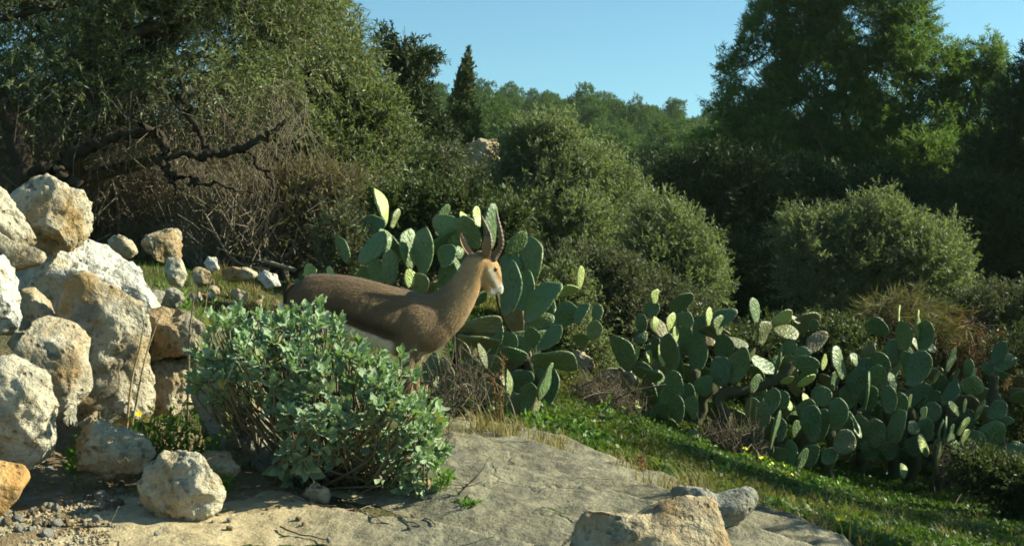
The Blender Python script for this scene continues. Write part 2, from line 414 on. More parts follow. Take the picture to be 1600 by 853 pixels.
# sage leaf: grey-green felt, crinkled
t = NT('sage leaf'); oi = t.n('ObjectInfo'); g = t.n('NewGeometry'); c = t.coord('Object')
rw_ = t.n('TexWhiteNoise', i_Vector=t.n('CombineXYZ', i_X=oi.outputs['Random'], i_Y=g.outputs['Random Per Island']).outputs[0]).outputs[0]
r_ = t.math('FRACT', t.math('ADD', oi.outputs['Random'], g.outputs['Random Per Island']))
col = t.mix(r_, (.155, .262, .122), (.275, .375, .20))
col = t.mix(t.ramp(rw_, [(.93, 0), (.95, 1)]), col, (.30, .29, .10)); col = t.mix(t.ramp(rw_, [(.01, 1), (.015, 0)]), col, (.30, .20, .10))
col = t.mix(t.math('MULTIPLY', g.outputs['Backfacing'], .5), col, (.25, .31, .21))
nz = t.noise(t.pos(), 90, 3); vn = t.n('TexVoronoi', i_Vector=t.pos(), i_Scale=150.0, feature='F1').outputs[0]
col = t.mix(.3, col, t.ramp(vn, [(.1, .6), (.6, 1)]), 'MULTIPLY')
p = t.n('BsdfPrincipled'); t.set(p.inputs['Base Color'], col); p.inputs['Roughness'].default_value = .75
p.inputs['Specular IOR Level'].default_value = .2; p.inputs['Sheen Weight'].default_value = .25
t.set(p.inputs['Normal'], t.bump(t.math('ADD', nz, vn), .5, .004))
tr = t.n('BsdfTranslucent'); t.set(tr.inputs[0], t.mix(1.0, col, (1.1, 1.3, .5), 'MULTIPLY'))
mx = t.n('MixShader'); mx.inputs[0].default_value = .22
t.t.links.new(p.outputs[0], mx.inputs[1]); t.t.links.new(tr.outputs[0], mx.inputs[2]); t.t.links.new(mx.outputs[0], t.out.inputs[0])
M['sage'] = t.m

# cactus pads: waxy grey-green skin, areole dots in a lattice, scars
def m_pad(name, c1, c2):
    t = NT(name); oi = t.n('ObjectInfo'); c = t.coord('Object')
    col = t.mix(oi.outputs['Random'], c1, c2)
    n1 = t.noise(c, 9, 4); n2 = t.noise(c, 3.2, 3)
    rr = t.n('TexWhiteNoise', i_Vector=t.n('CombineXYZ', i_X=oi.outputs['Random'], i_Y=3.3).outputs[0]).outputs[0]
    col = t.mix(t.math('MULTIPLY', t.ramp(rr, [(.72, 0), (.95, 1)]), .6), col, (.17, .185, .06))
    col = t.mix(.55, col, t.ramp(n1, [(.3, .5), (.7, 1.0)]), 'MULTIPLY')
    sep = t.n('SeparateXYZ', i_Vector=c); col = t.mix(t.math('MULTIPLY', t.ramp(sep.outputs[2], [(.02, 1), (.22, 0)]), .55), col, (.20, .165, .09))
    col = t.mix(t.ramp(t.noise(c, 14, 5, .7), [(.68, 0), (.74, .8)]), col, (.24, .21, .13))
    cb = t.n('CombineXYZ'); mp = t.n('Mapping', i_Vector=c); mp.inputs['Rotation'].default_value = (0, math.radians(45), 0)
    mp.inputs['Scale'].default_value = (7.5, 0.0, 7.5)
    vo = t.n('TexVoronoi', i_Vector=mp.outputs[0], i_Scale=1.0, i_Randomness=.55, feature='F1', distance='EUCLIDEAN')
    dot = t.ramp(vo.outputs[0], [(.07, 1), (.16, 0)])
    col = t.mix(t.math('MULTIPLY', dot, .6), col, (.27, .25, .13))
    col = t.mix(t.math('MULTIPLY', t.ramp(n2, [(.62, 0), (.72, 1)]), .5), col, (.22, .21, .08))
    hh = t.ramp(vo.outputs[0], [(0, 1), (.55, 0)])
    return t.finish(col, .48, t.bump(hh, .55, .012), .4, Sheen_Weight=.05)
M['pad'] = m_pad('cactus pad', (.066, .118, .040), (.12, .185, .066))
M['pad_young_lit'] = m_pad('sunlit young cactus pad', (.30, .37, .10), (.40, .46, .16))  # young yellow skin, with the sunlight on these pads put into it
M['pad_old'] = m_pad('old cactus pad', (.12, .14, .055), (.17, .17, .075))
M['pad_dead'] = m_pad('withered cactus pad', (.17, .13, .07), (.24, .19, .11))
# ------------------------------------------------------------------ the ground
ys = np.concatenate([np.linspace(-6, 2.6, 14), 3.0 * (420 / 3.0) ** np.linspace(0, 1, 300)])
ss = np.linspace(-1.15, 1.15, 301); ss = .55 * ss + .45 * ss ** 3
X = (np.maximum(ys, 0)[:, None] + 7) * ss[None]; Y = np.repeat(ys[:, None], len(ss), 1)
Z = gz(X, Y) - np.where((np.abs(Y - 4.6) < 2.6) & (np.abs(X) < 1.9), .012, 0)
i, j = np.meshgrid(np.arange(len(ys) - 1), np.arange(len(ss) - 1), indexing='ij'); nc = len(ss)
Q = np.stack([i * nc + j, i * nc + j + 1, (i + 1) * nc + j + 1, (i + 1) * nc + j], -1).reshape(-1, 4)
o = obj('ground', np.stack([X, Y, Z], -1).reshape(-1, 3), Q, M['earth'], smooth=True)
tag(o, 'earth slope with moss and litter falling towards the valley', None, kind='structure')

# bedrock slab in front, with ledges running down the slope
slab_px = [(-300, 880), (-60, 815), (70, 800), (130, 772), (240, 762), (360, 755), (480, 745), (600, 735), (655, 725), (672, 700), (676, 664), (712, 656), (780, 664), (860, 690), (940, 716),
           (1010, 742), (1090, 775), (1180, 800), (1260, 828), (1345, 858), (1450, 930), (1560, 1100), (800, 1400), (-600, 1400)]
slab_poly = np.array([hit(px, py)[:2] if py < 930 else (P(px, py, 2.6)[:2]) for px, py in slab_px])
slab_poly[-3:] = [(1.5, 2.0), (0.0, 1.2), (-2.6, 1.6)]
def poly_sd(x, y, poly):
    """signed distance, positive inside"""
    p = np.stack([x, y], -1); best = np.full(x.shape, 1e9); ins = np.zeros(x.shape, bool)
    for k in range(len(poly)):
        a_, b_ = poly[k], poly[(k + 1) % len(poly)]; ab = b_ - a_
        tt = np.clip(((p - a_) @ ab) / max(ab @ ab, 1e-12), 0, 1)
        best = np.minimum(best, np.linalg.norm(p - (a_ + tt[..., None] * ab), axis=-1))
        c1 = (a_[1] > y) != (b_[1] > y)
        xi = a_[0] + (y - a_[1]) / (b_[1] - a_[1] + 1e-12) * ab[0]
        ins ^= c1 & (x < xi)
    return np.where(ins, best, -best)
def slab_h(x, y):
    sd = poly_sd(x, y, slab_poly)
    p = np.stack([x, y, np.zeros_like(x)], -1)
    sd = sd + .10 * pnoise(p * 2.2) + .05 * pnoise(p * 6.3)
    # ledges: saw-tooth steps across a direction that runs down to the right
    c_ = x * .60 + y * .80 + .16 * fbm(p * 1.3 + 5, 3); s_ = c_ * 1.9
    step = (s_ - np.floor(s_)); led = np.where(step < .86, step / .86, (1 - step) / .14)
    led = led * np.clip((x + 1.2) / .9, 0, 1)
    h = .008 + .030 * np.clip((-.6 - x) / .5, 0, 1) + .11 * (led - .6) * (1 - .5 * np.clip(-x - .3, 0, 1)) + .022 * fbm(p * 2.2, 3) + .010 * fbm(p * 9, 4, .6)
    edge = np.clip(sd / .10, -1, 1)
    return gz(x, y) + h * np.clip(edge, 0, 1) + np.where(edge < .3, (edge - .3) * .09, 0) + .012, sd
gx = np.linspace(-2.3, 2.1, 380); gy = np.concatenate([np.linspace(1.4, 3.2, 50), np.linspace(3.21, 7.6, 370)])
SX, SY = np.meshgrid(gx, gy); SZ, SD = slab_h(SX, SY)
i, j = np.meshgrid(np.arange(len(gy) - 1), np.arange(len(gx) - 1), indexing='ij'); nc = len(gx)
Q = np.stack([i * nc + j, i * nc + j + 1, (i + 1) * nc + j + 1, (i + 1) * nc + j], -1).reshape(-1, 4)
okf = SD.ravel()[Q].max(1) > -.14
used = np.unique(Q[okf]); remap = np.full(SX.size, -1); remap[used] = np.arange(len(used))
o = obj('rock_slab', np.stack([SX, SY, SZ], -1).reshape(-1, 3)[used], remap[Q[okf]], M['slab'], smooth=True)
tag(o, 'weathered pale bedrock slab with ledges sloping down to the grass', None, kind='structure')
def top(px, d):
    """ground or slab point under photo column px at distance d"""
    x = np.array([(px - 800) / FPX * d]); y = np.array([d]); zz, sd = slab_h(x, y)
    return np.array([x[0], d, max(float(gz(x, y)[0]), float(zz[0]))])
def top_xy(x, y):
    zz, sd = slab_h(x, y); return np.maximum(gz(x, y), zz)

dirt_poly = np.array([hit(px, py)[:2] for px, py in [(-60, 690), (60, 660), (130, 640), (240, 665), (330, 690), (430, 735), (440, 775), (330, 800), (200, 815), (120, 845)]] + [(-1.75, 3.3), (-3.2, 3.3)])
DX, DY = np.meshgrid(np.linspace(-3.0, -.6, 170), np.linspace(3.2, 5.8, 180)); dsd = poly_sd(DX, DY, dirt_poly) + .08 * pnoise(np.stack([DX * 4, DY * 4, 0 * DX], -1))
DZ = gz(DX, DY) + .006 + .02 * fbm(np.stack([DX * 7, DY * 7, 0 * DX], -1), 4, .6) + np.minimum(dsd, .06) * .25
i, j = np.meshgrid(np.arange(179), np.arange(169), indexing='ij'); Q = np.stack([i * 170 + j, i * 170 + j + 1, (i + 1) * 170 + j + 1, (i + 1) * 170 + j], -1).reshape(-1, 4)
okf = dsd.ravel()[Q].max(1) > -.06; used = np.unique(Q[okf]); remap = np.full(DX.size, -1); remap[used] = np.arange(len(used))
tag(obj('dirt_patch', np.stack([DX, DY, DZ], -1).reshape(-1, 3)[used], remap[Q[okf]], M['dirt'], smooth=True), 'tan crumbling earth at the foot of the stone heap', None, kind='structure')

# ------------------------------------------------------------------ boulders
_ico = {}
def ico(sub):
    if sub not in _ico:
        bm = bmesh.new(); bmesh.ops.create_icosphere(bm, subdivisions=sub, radius=1)
        bm.verts.ensure_lookup_table()
        _ico[sub] = (np.array([v.co[:] for v in bm.verts]), np.array([[v.index for v in f.verts] for f in bm.faces])); bm.free()
    return _ico[sub]
def polar(poly, n=180):
    poly = np.array(poly, float); c = (poly.max(0) + poly.min(0)) / 2; q = poly - c; th = np.arange(n) / n * 2 * np.pi; R = np.zeros(n)
    for k in range(len(q)):
        a_, b_ = q[k], q[(k + 1) % len(q)]
        dirs = np.stack([np.cos(th), np.sin(th)], -1); ab = b_ - a_
        den = dirs[:, 0] * ab[1] - dirs[:, 1] * ab[0]; den = np.where(np.abs(den) < 1e-9, 1e-9, den)
        tt = (a_[0] * ab[1] - a_[1] * ab[0]) / den; uu = (a_[0] * dirs[:, 1] - a_[1] * dirs[:, 0]) / den
        R = np.where((tt > 0) & (uu >= 0) & (uu <= 1), np.maximum(R, tt), R)
    R = np.where(R <= 0, np.median(R[R > 0]), R)
    return c, np.convolve(np.concatenate([R[-4:], R, R[:4]]), np.ones(9) / 9, 'valid')
def boulder(name, label, poly, d, depth, mat, seed, rough=.075, sub=5, cat='boulder', group=None, planes=15, grow=1.13):
    """a rock whose outline, seen from the camera side, follows poly (px); depth = half thickness in metres"""
    r = np.random.default_rng(seed); Sv, F = ico(sub); c, R = polar(poly); R = R * grow
    N = Sv.copy()
    for k in range(planes):                                   # flat broken faces
        n = nrm(r.normal(size=3) * (1, 1.6, 1)); off = r.uniform(.52, .86)
        ex = np.maximum(N @ n - off, 0); N = N - ex[:, None] * n * .98
    N = N + .07 * (pnoise(Sv * 1.7 + seed)[:, None]) * Sv
    rho = np.sqrt(N[:, 0] ** 2 + N[:, 2] ** 2); th = np.arctan2(-N[:, 2], N[:, 0]) % (2 * np.pi)
    k = th / (2 * np.pi) * len(R); k0 = np.floor(k).astype(int) % len(R); fr = k - np.floor(k)
    Rr = R[k0] * (1 - fr) + R[(k0 + 1) % len(R)] * fr
    rr = np.minimum(rho, 1.02) ** .8 * Rr * d / FPX
    ctr = P(c[0], c[1], d)
    V = np.stack([rr * np.cos(th), N[:, 1] * depth, -rr * np.sin(th)], -1)
    size = np.median(R) * d / FPX
    nn = nrm(V / (size, depth, size))
    q_ = V / size; rid = lambda f, k, o_: (.30 - np.abs(fbm(q_ * f + seed * k, o_, .55)))
    V = V + nn * (rough * size * (1.6 * fbm(q_ * 1.4 + seed, 3) + 1.9 * rid(2.1, 2, 5) + 1.1 * np.minimum(rid(4.3, 3, 4), .12) + .8 * fbm(q_ * 8 + seed, 4, .6)))[:, None]
    V = V + ctr
    base = np.array([ctr[0], ctr[1], V[:, 2].min()])
    o = obj(name, V, F, mat, smooth=True, origin=base)
    return tag(o, label, cat, group)

B = boulder
GW = 'boulders of the tumbled dry stone wall'
B('boulder', 'round pale boulder crowning the tumbled stone heap', [(10,299),(35,281),(74,273),(105,285),(123,302),(135,320),(140,341),(135,369),(123,387),(98,399),(74,406),(50,396),(25,360)], 5.6, .19, M['rock'], 11, group=GW)
B('boulder', 'pitted pale boulder leaning against the round boulder on the heap', [(-60,310),(-20,292),(5,299),(22,318),(30,345),(49,366),(45,380),(10,385),(-60,380)], 5.3, .15, M['rock'], 12, group=GW)
B('boulder', 'ochre jutting rock wedged below the pitted pale boulder', [(-50,380),(0,364),(25,372),(68,394),(60,410),(25,424),(-10,420),(-50,415)], 5.15, .12, M['rock_warm'], 13, sub=4, group=GW)
B('boulder', 'broad white sunlit boulder lying below the round boulder', [(40,450),(70,418),(98,400),(134,379),(170,393),(211,410),(243,455),(268,482),(255,505),(200,530),(100,520),(45,490)], 5.75, .24, M['rock_white'], 14, group=GW)
B('boulder', 'large upright rough ochre and grey boulder in the middle of heap', [(84,505),(105,465),(118,447),(136,441),(169,455),(207,466),(229,485),(238,527),(234,580),(222,640),(160,655),(110,620),(88,560)], 5.2, .20, M['rock'], 15, .06, group=GW)
B('boulder', 'blocky pale rock at the end of the heap by sage shrub', [(227,490),(258,479),(300,490),(340,506),(333,545),(318,562),(240,560),(230,520)], 5.35, .15, M['rock_warm'], 16, group=GW)
B('boulder', 'pale boulder above the brown gap stone, white on its sunlit side', [(-70,420),(0,404),(18,430),(34,470),(37,500),(20,530),(-10,540),(-70,540)], 4.9, .16, M['rock_white'], 17, group=GW)
B('boulder', 'small brown stone in the dark gap of the heap', [(34,455),(50,449),(72,470),(88,496),(80,512),(50,510),(36,490)], 5.25, .09, M['rock_warm'], 18, sub=4, group=GW)
B('boulder', 'pale lumpy boulder under the upright boulder above the weeds', [(0,560),(28,520),(62,503),(100,512),(140,545),(160,590),(158,612),(130,642),(90,648),(40,640),(5,600)], 4.85, .20, M['rock'], 19, .06, group=GW)
B('boulder', 'tall pointed white and grey boulder beside the rubble', [(-60,610),(0,570),(26,563),(62,592),(80,640),(103,700),(98,728),(70,748),(30,740),(-60,735)], 4.45, .19, M['rock'], 20, .06, group=GW)
B('boulder', 'wedge shaped pale rock lying in the weeds', [(106,690),(112,668),(150,665),(195,674),(222,690),(238,706),(226,735),(200,752),(160,748),(115,738)], 4.5, .13, M['rock_warm'], 21, .085, cat='rock')
B('boulder', 'rounded grey and ochre boulder standing on the slab', [(229,760),(233,730),(250,716),(290,713),(318,724),(338,752),(342,772),(330,798),(295,814),(255,806),(234,790)], 4.2, .115, M['rock'], 22, .085, cat='rock')
B('rock', 'low flat grey rock behind the rounded boulder by the sage', [(303,722),(322,706),(355,708),(380,728),(372,748),(310,748)], 4.55, .09, M['rock'], 23, sub=4, cat='rock')
B('boulder', 'smooth orange stone beside the white rubble', [(-60,720),(0,712),(25,722),(38,750),(34,780),(10,798),(-60,800)], 4.15, .11, M['rock_orange'], 24, .02, cat='boulder')
B('boulder', 'stained rock in the shade behind the yellow flowers', [(228,566),(262,560),(300,566),(312,600),(300,645),(276,660),(240,650)], 5.4, .12, M['rock_warm'], 25, .10, sub=5, group=GW)
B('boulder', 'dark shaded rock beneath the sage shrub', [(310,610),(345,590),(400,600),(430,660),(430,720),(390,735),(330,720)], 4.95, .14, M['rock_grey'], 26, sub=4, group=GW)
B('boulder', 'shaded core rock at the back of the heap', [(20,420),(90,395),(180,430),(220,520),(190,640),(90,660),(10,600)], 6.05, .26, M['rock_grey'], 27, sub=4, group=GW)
B('boulder', 'broken ochre faced boulder lying on the bare slab', [(857,850),(872,815),(905,798),(960,790),(1010,785),(1058,780),(1095,790),(1112,815),(1128,845),(1140,880),(1120,905),(950,915),(865,895)], 3.8, .17, M['rock_warm'], 28, .07)
B('boulder', 'grey saddle shaped rock at the slab edge above the grass', [(1046,785),(1056,758),(1090,762),(1120,768),(1150,763),(1172,760),(1184,772),(1178,795),(1150,812),(1125,826),(1085,830),(1052,822)], 4.55, .12, M['rock_grey'], 29, .045)
B('rock', 'pale broken rock at the sage foot, on the side of the slab', [(640,770),(652,742),(675,735),(686,760),(682,795),(655,810),(630,805),(615,790)], 4.62, .09, M['rock_warm'], 30, cat='rock', sub=4)
B('rock', 'small cream rock under the middle of the sage shrub', [(468,775),(475,760),(500,752),(515,762),(512,785),(480,790)], 4.5, .06, M['rock'], 31, cat='rock', sub=4)
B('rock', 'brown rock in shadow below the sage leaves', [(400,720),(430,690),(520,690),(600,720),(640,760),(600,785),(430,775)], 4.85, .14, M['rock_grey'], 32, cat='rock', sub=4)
# terrace remains further up the slope
GT = 'rocks along the old terrace'
B('rock', 'craggy upright terrace rock with dark weather stains', [(226,395),(230,365),(250,359),(278,364),(285,385),(282,405),(250,412)], 8.6, .16, M['rock_warm'], 41, .08, cat='rock', group=GT)
B('rock', 'small rounded brown stone beside the craggy terrace rock', [(168,375),(185,363),(205,375),(213,392),(200,402),(175,398)], 8.4, .10, M['rock_warm'], 42, cat='rock', group=GT, sub=4)
B('rock', 'pale stone at the foot of the craggy terrace rock', [(255,425),(262,404),(280,405),(290,430),(280,446),(262,444)], 8.0, .10, M['rock'], 43, cat='rock', group=GT, sub=4)
B('rock', 'upright white stone on the terrace above the gazelle path', [(320,410),(326,400),(338,404),(346,422),(330,426)], 9.4, .06, M['rock_white'], 44, cat='rock', group=GT, sub=4)
B('rock', 'long low cream terrace stone on the mossy slope', [(345,425),(355,416),(385,419),(405,430),(400,440),(355,440)], 9.6, .10, M['rock'], 45, cat='rock', group=GT, sub=4)
B('rock', 'short terrace stone next to the long cream one', [(402,432),(412,424),(430,430),(437,446),(415,450)], 9.3, .08, M['rock_white'], 46, cat='rock', group=GT, sub=4)
B('rock', 'small white stone half sunk in the mossy slope', [(362,458),(372,451),(388,458),(384,472),(366,472)], 8.6, .06, M['rock'], 47, cat='rock', group=GT, sub=4)
B('rock', 'ochre stone bedded in the moss below the upright white stone', [(298,432),(308,416),(325,424),(330,440),(310,448)], 8.7, .08, M['rock_warm'], 48, cat='rock', group=GT, sub=4)
B('rock', 'pale field stone lying between the two prickly pear thickets', [(938,592),(946,572),(970,570),(996,586),(1002,602),(960,606)], 11.3, .12, M['rock'], 49, cat='rock', sub=4)
B('rock', 'weathered stone low in the gap beside the larger pale field stone', [(880,566),(900,548),(925,556),(930,572),(900,580)], 11.6, .12, M['rock_warm'], 50, cat='rock', sub=4)
# far pale mound of rubble between cypress and olives
B('rocky_knoll', 'pale rocky knoll beyond the trees, next to the cypress', [(715,262),(728,235),(752,222),(775,228),(792,252),(790,285),(720,285)], 27, .5, M['rock_warm'], 51, .10, cat='knoll')

# smaller stones packed between the boulders and strewn along the terrace
rp = np.random.default_rng(15)
def rpoly(cx, cy, r_):
    n = rp.integers(6, 9); an = np.sort(rp.uniform(0, 6.28, n) * .35 + np.arange(n) / n * 6.28 * .65 + rp.uniform(0, 1)); return [(cx + r_ * rp.uniform(.75, 1.15) * math.cos(a_), cy + r_ * rp.uniform(.6, .95) * math.sin(a_)) for a_ in an]
for k, (cx, cy, r_, D) in enumerate([(60, 430, 28, 5.75), (150, 470, 34, 5.9), (235, 470, 30, 6.0), (190, 430, 26, 6.2), (40, 540, 26, 5.3), (100, 650, 30, 4.95), (205, 640, 26, 5.05), (75, 525, 30, 5.45), (270, 470, 24, 6.1), (255, 570, 34, 5.45), (300, 575, 28, 5.5), (120, 400, 22, 6.2), (20, 640, 34, 4.9), (150, 660, 24, 4.85)]):
    B('rock', 'small rough stone packed between the big boulders of the heap', rpoly(cx, cy, r_), D, r_ / 330 * .9, M[('rock', 'rock_warm', 'rock_grey')[k % 3]], 900 + k, .09, 4, 'rock', 'stones packed in the heap')
for k in range(17):
    u_ = k / 16; cx, cy = 285 + 160 * u_ + rp.normal() * 12, 400 + 52 * u_ + rp.normal() * 14; p_ = G(cx, 9.2 - .4 * u_ + rp.normal() * .4)
    py_ = 426.5 - (p_[2] + .02 - CAMZ) * FPX / p_[1]; r_ = rp.uniform(6, 13)
    B('rock', 'small pale stone strewn along the old terrace', rpoly(cx, py_, r_), p_[1], r_ / 210, M[('rock', 'rock_white', 'rock_warm')[k % 3]], 940 + k, .09, 3, 'rock', 'small stones along the terrace')

# rubble: single stones, then gravel
rs = np.random.default_rng(5); stone_me = []
for k in range(6):
    Sv, F = ico(3); N = Sv.copy()
    for q in range(7):
        n = nrm(rs.normal(size=3)); ex = np.maximum(N @ n - rs.uniform(.5, .8), 0); N = N - ex[:, None] * n
    N = N * rs.uniform(.6, 1.0, 3) + .06 * fbm(Sv * 2 + k, 3)[:, None] * Sv
    stone_me.append([mesh('stone', N, F, True) for _ in range(2)])
for k in range(6):
    stone_me[k][0].materials.append(M['rock_white']); stone_me[k][1].materials.append(M['rock_warm'])
def stone(px, py, d, r, white, label, group, name='stone'):
    p = P(px, py, d); x, y = p[0], p[1]; z = float(top_xy(np.array([x]), np.array([y]))[0])
    z = max(z, p[2])
    an = rs.uniform(0, 6.28, 3); from mathutils import Euler
    R = np.array(Euler(an).to_matrix()) * r; m4 = np.eye(4); m4[:3, :3] = R; m4[:3, 3] = (x, y, z + r * .45)
    return tag(inst(name, stone_me[rs.integers(6)][0 if white else 1], m4), label, 'stone', group)
for k in range(46):
    wpx, wpy = rs.uniform(-10, 95), rs.uniform(770, 850); p = hit(wpx, wpy)
    stone(wpx, wpy, p[1], rs.uniform(.010, .028), True, 'white broken stone in the rubble under the orange stone', 'white rubble stones')
for k in range(150):
    wpx, wpy = rs.uniform(0, 190), rs.uniform(735, 835); p = hit(wpx, wpy)
    stone(wpx, wpy, p[1], rs.uniform(.006, .02) * rs.uniform(.8, 1.5), rs.uniform() < .35, 'small tan rubble stone in front of the tall pointed boulder', 'tan rubble stones')
for k in range(26):
    wpx, wpy = rs.uniform(240, 700), rs.uniform(770, 850); p = hit(wpx, wpy)
    stone(wpx, wpy, p[1], rs.uniform(.006, .014), rs.uniform() < .5, 'pebble lying on the bare slab in front of the sage', 'pebbles on the slab')
g = Geo(); Sv, F = ico(1)
for k in range(1500):
    u = rs.uniform()
    wpx = rs.uniform(-20, 170) if u < .7 else rs.uniform(0, 330)
    d = rs.uniform(3.8, 4.5) if u < .7 else rs.uniform(4.35, 4.9); x = (wpx - 800) / FPX * d
    r = rs.uniform(.003, .009)
    z = float(CAMZ)
    g.add(Sv * r * rs.uniform(.6, 1.2, 3) + (x, d, 0), T=F)
V, F_ = g.get(); cen = V.reshape(-1, 42 if len(Sv) == 42 else len(Sv), 3); cxy = cen.mean(1)
cen[:, :, 2] += top_xy(cxy[:, 0], cxy[:, 1])[:, None] + .002
tag(obj('gravel', cen.reshape(-1, 3), F_, M['rock_warm'], smooth=False), 'fine gravel and grit strewn below the stone heap', 'gravel', kind='stuff')
# ------------------------------------------------------------------ trees and shrubs
def px_lobes(L, d):
    out = []
    for l in L:
        dd = l[4] if len(l) > 4 else 0.0; rd = l[5] if len(l) > 5 else None
        D = d + dd; k = D / FPX
        out.append((P(l[0], l[1], D), (l[2] * k, rd if rd else max(l[2], l[3]) * k * .95, l[3] * k)))
    return out
def bumpy(lob, r, n=4):
    """smaller lobes on the upper side of each lobe, for an uneven outline"""
    out = []
    for c, R in lob:
        R = np.array(R); out.append((c, R * .88))
        for q in range(n):
            u = nrm(r.normal(size=3) + (0, -.2, .55)); out.append((c + u * R * r.uniform(.8, 1.05), R * r.uniform(.2, .52)))
    return out
def tree(name, label, cat, base_px, d, lobes, leafmat, n, nl, slen, L, Wd, seed, barkmat='bark', up=.35, droop=.15, spread=.8, gap=-.28, gapf=1.2,
         shell=.45, trunk_r=.12, group=None, tw=.004, limbs=True, outw=.8, crown_name='crown', twigs=True, fork=.35, base=None, root=None, nb=6, limb_r=.4):
    woody = cat == 'tree'; crown_name = crown_name if woody else ('matted_grass' if cat == 'mound' else 'foliage')
    r = np.random.default_rng(seed); lob0 = px_lobes(lobes, d); lob = bumpy(lob0, r, nb) if nb else lob0
    b = G(base_px, d) if base is None else np.asarray(base, float)
    t_ = thing(name, b, label, cat, group) if root is None else root
    p, u = lobe_points(lob, n, r, shell, gap, gapf, seed * 1.37)
    dr = u * outw + np.array([0, 0, up]) + r.normal(size=u.shape) * .45
    gl, gw = Geo(), Geo()
    sprays(gl, gw if twigs else None, p, dr, slen * r.uniform(.6, 1.2, len(p)), nl, L, Wd, r, droop, spread, tw)
    V, F = gl.get(); obj(crown_name, V, F, M[leafmat], t_)
    wood = Geo(); C = np.array([l[0] for l in lob0]); Rz = np.array([l[1][2] for l in lob0])
    ctr = C.mean(0); topz = C[:, 2].max()
    f_ = b * (1 - fork) + np.array([ctr[0], ctr[1], max(ctr[2], b[2] + .5)]) * fork
    tip = np.array([ctr[0] * .6 + C[C[:, 2].argmax(), 0] * .4, ctr[1], topz])
    tp = bez([b - (0, 0, .15), f_ + r.normal(size=3) * trunk_r * .4, ctr * .5 + tip * .5 + r.normal(size=3) * trunk_r, tip], 12)
    tube(wood, tp, np.linspace(trunk_r, trunk_r * .18, len(tp)) * np.concatenate([[1.35], np.ones(len(tp) - 1)]), 8)
    if limbs:
        for c in C:
            s = tp[r.integers(len(tp) // 4, max(len(tp) * 3 // 4, len(tp) // 4 + 1))]
            m = (s + c) / 2 + r.normal(size=3) * np.linalg.norm(c - s) * .12
            q = bez([s, m, c], 8); tube(wood, q, np.linspace(trunk_r * limb_r, trunk_r * .08, len(q)), 5)
            for q2 in range(3):
                e_ = c + nrm(r.normal(size=3)) * Rz.mean() * .8; qq = bez([m * .4 + c * .6, (m + e_) / 2 + r.normal(size=3) * .03, e_], 6)
                tube(wood, qq, np.linspace(trunk_r * .14, trunk_r * .04, len(qq)), 4)
    V, F = wood.get(); obj('trunk' if woody else 'stems', V, F, M[barkmat], t_, smooth=True)
    if twigs and gw.n:
        V, F = gw.get(); obj('twigs', V, F, M[barkmat], t_)
    return t_

# --- the big olive over the stone heap: crown, leaning trunk and the dark crooked limbs
ol = [(-40, 40, 130, 120), (90, 10, 120, 100, .6), (60, 110, 110, 80, -.3), (210, 40, 120, 100), (330, 70, 120, 110, .4), (170, 130, 100, 60, -.3), (290, 150, 100, 55, -.2),
      (430, 40, 110, 130, .8), (400, 150, 90, 65, .3), (-60, 170, 100, 70), (50, -60, 150, 70), (250, -70, 160, 70), (420, -80, 120, 70), (60, 60, 200, 130, 2.2), (280, 60, 200, 130, 2.2)]
ot = tree('olive_tree', 'large spreading olive tree with crooked dark limbs overhanging the stone heap', 'tree', 55, 10.6, ol, 'olive', 11500, 19, .34, .054, .012, 101,
          up=.0, droop=.55, gap=-.12, gapf=1.5, shell=.3, trunk_r=.17, limbs=True, tw=.0035, fork=.5)
wood = Geo(); r = np.random.default_rng(9)
def pxtube(g, pts, d, rad, jit=.018):
    q = bez([P(a_[0], a_[1], d + (a_[2] if len(a_) > 2 else 0)) for a_ in pts], 6 * len(pts)); q = q + r.normal(size=q.shape) * jit
    tube(g, q, 0.72 * np.interp(np.linspace(0, 1, len(q)), np.linspace(0, 1, len(rad)), rad), 7)
pxtube(wood, [(60, 400), (48, 300), (35, 250), (20, 200), (-5, 140)], 9.8, [.20, .16, .11, .07])
pxtube(wood, [(45, 290), (90, 262), (130, 236), (180, 215), (235, 205)], 9.8, [.12, .08, .06, .05])
pxtube(wood, [(225, 198), (247, 212), (258, 232), (258, 252), (266, 272), (300, 283), (345, 290), (395, 302)], 9.7, [.045, .055, .06, .05, .03, .02, .012])
pxtube(wood, [(256, 246), (290, 243), (335, 240), (372, 234), (410, 215), (450, 190)], 9.7, [.03, .035, .05, .045, .035, .02])
pxtube(wood, [(330, 240), (312, 205), (290, 165), (280, 120)], 9.8, [.035, .03, .02])
pxtube(wood, [(264, 268), (268, 285), (280, 300)], 9.7, [.02, .015, .006])
pxtube(wood, [(300, 283), (306, 290), (315, 281)], 9.7, [.02, .02, .008])
pxtube(wood, [(372, 234), (410, 262), (430, 290), (440, 320)], 9.9, [.025, .018, .008])
pxtube(wood, [(110, 345), (118, 300), (95, 270), (60, 260)], 9.6, [.05, .06, .07])
V, F = wood.get(); o = obj('limb', V, F, M['bark_dark'], ot, smooth=True)
# hanging dead twigs below the crown
gw = Geo(); n = 650
A_ = P(r.uniform(20, 480, n), r.uniform(120, 235, n), 10.3 + r.uniform(-.5, .5, n)); dd = nrm(np.stack([r.normal(size=n) * .6, r.normal(size=n) * .4, -np.abs(r.normal(size=n)) - .15], -1))
ln = r.uniform(.15, .55, n)[:, None]; twig_strips(gw, A_, A_ + dd * ln * .5 + r.normal(size=(n, 3)) * .03, A_ + dd * ln + r.normal(size=(n, 3)) * .06, .0045, .002)
V, F = gw.get(); obj('hanging_twigs', V, F, M['twig'], ot)

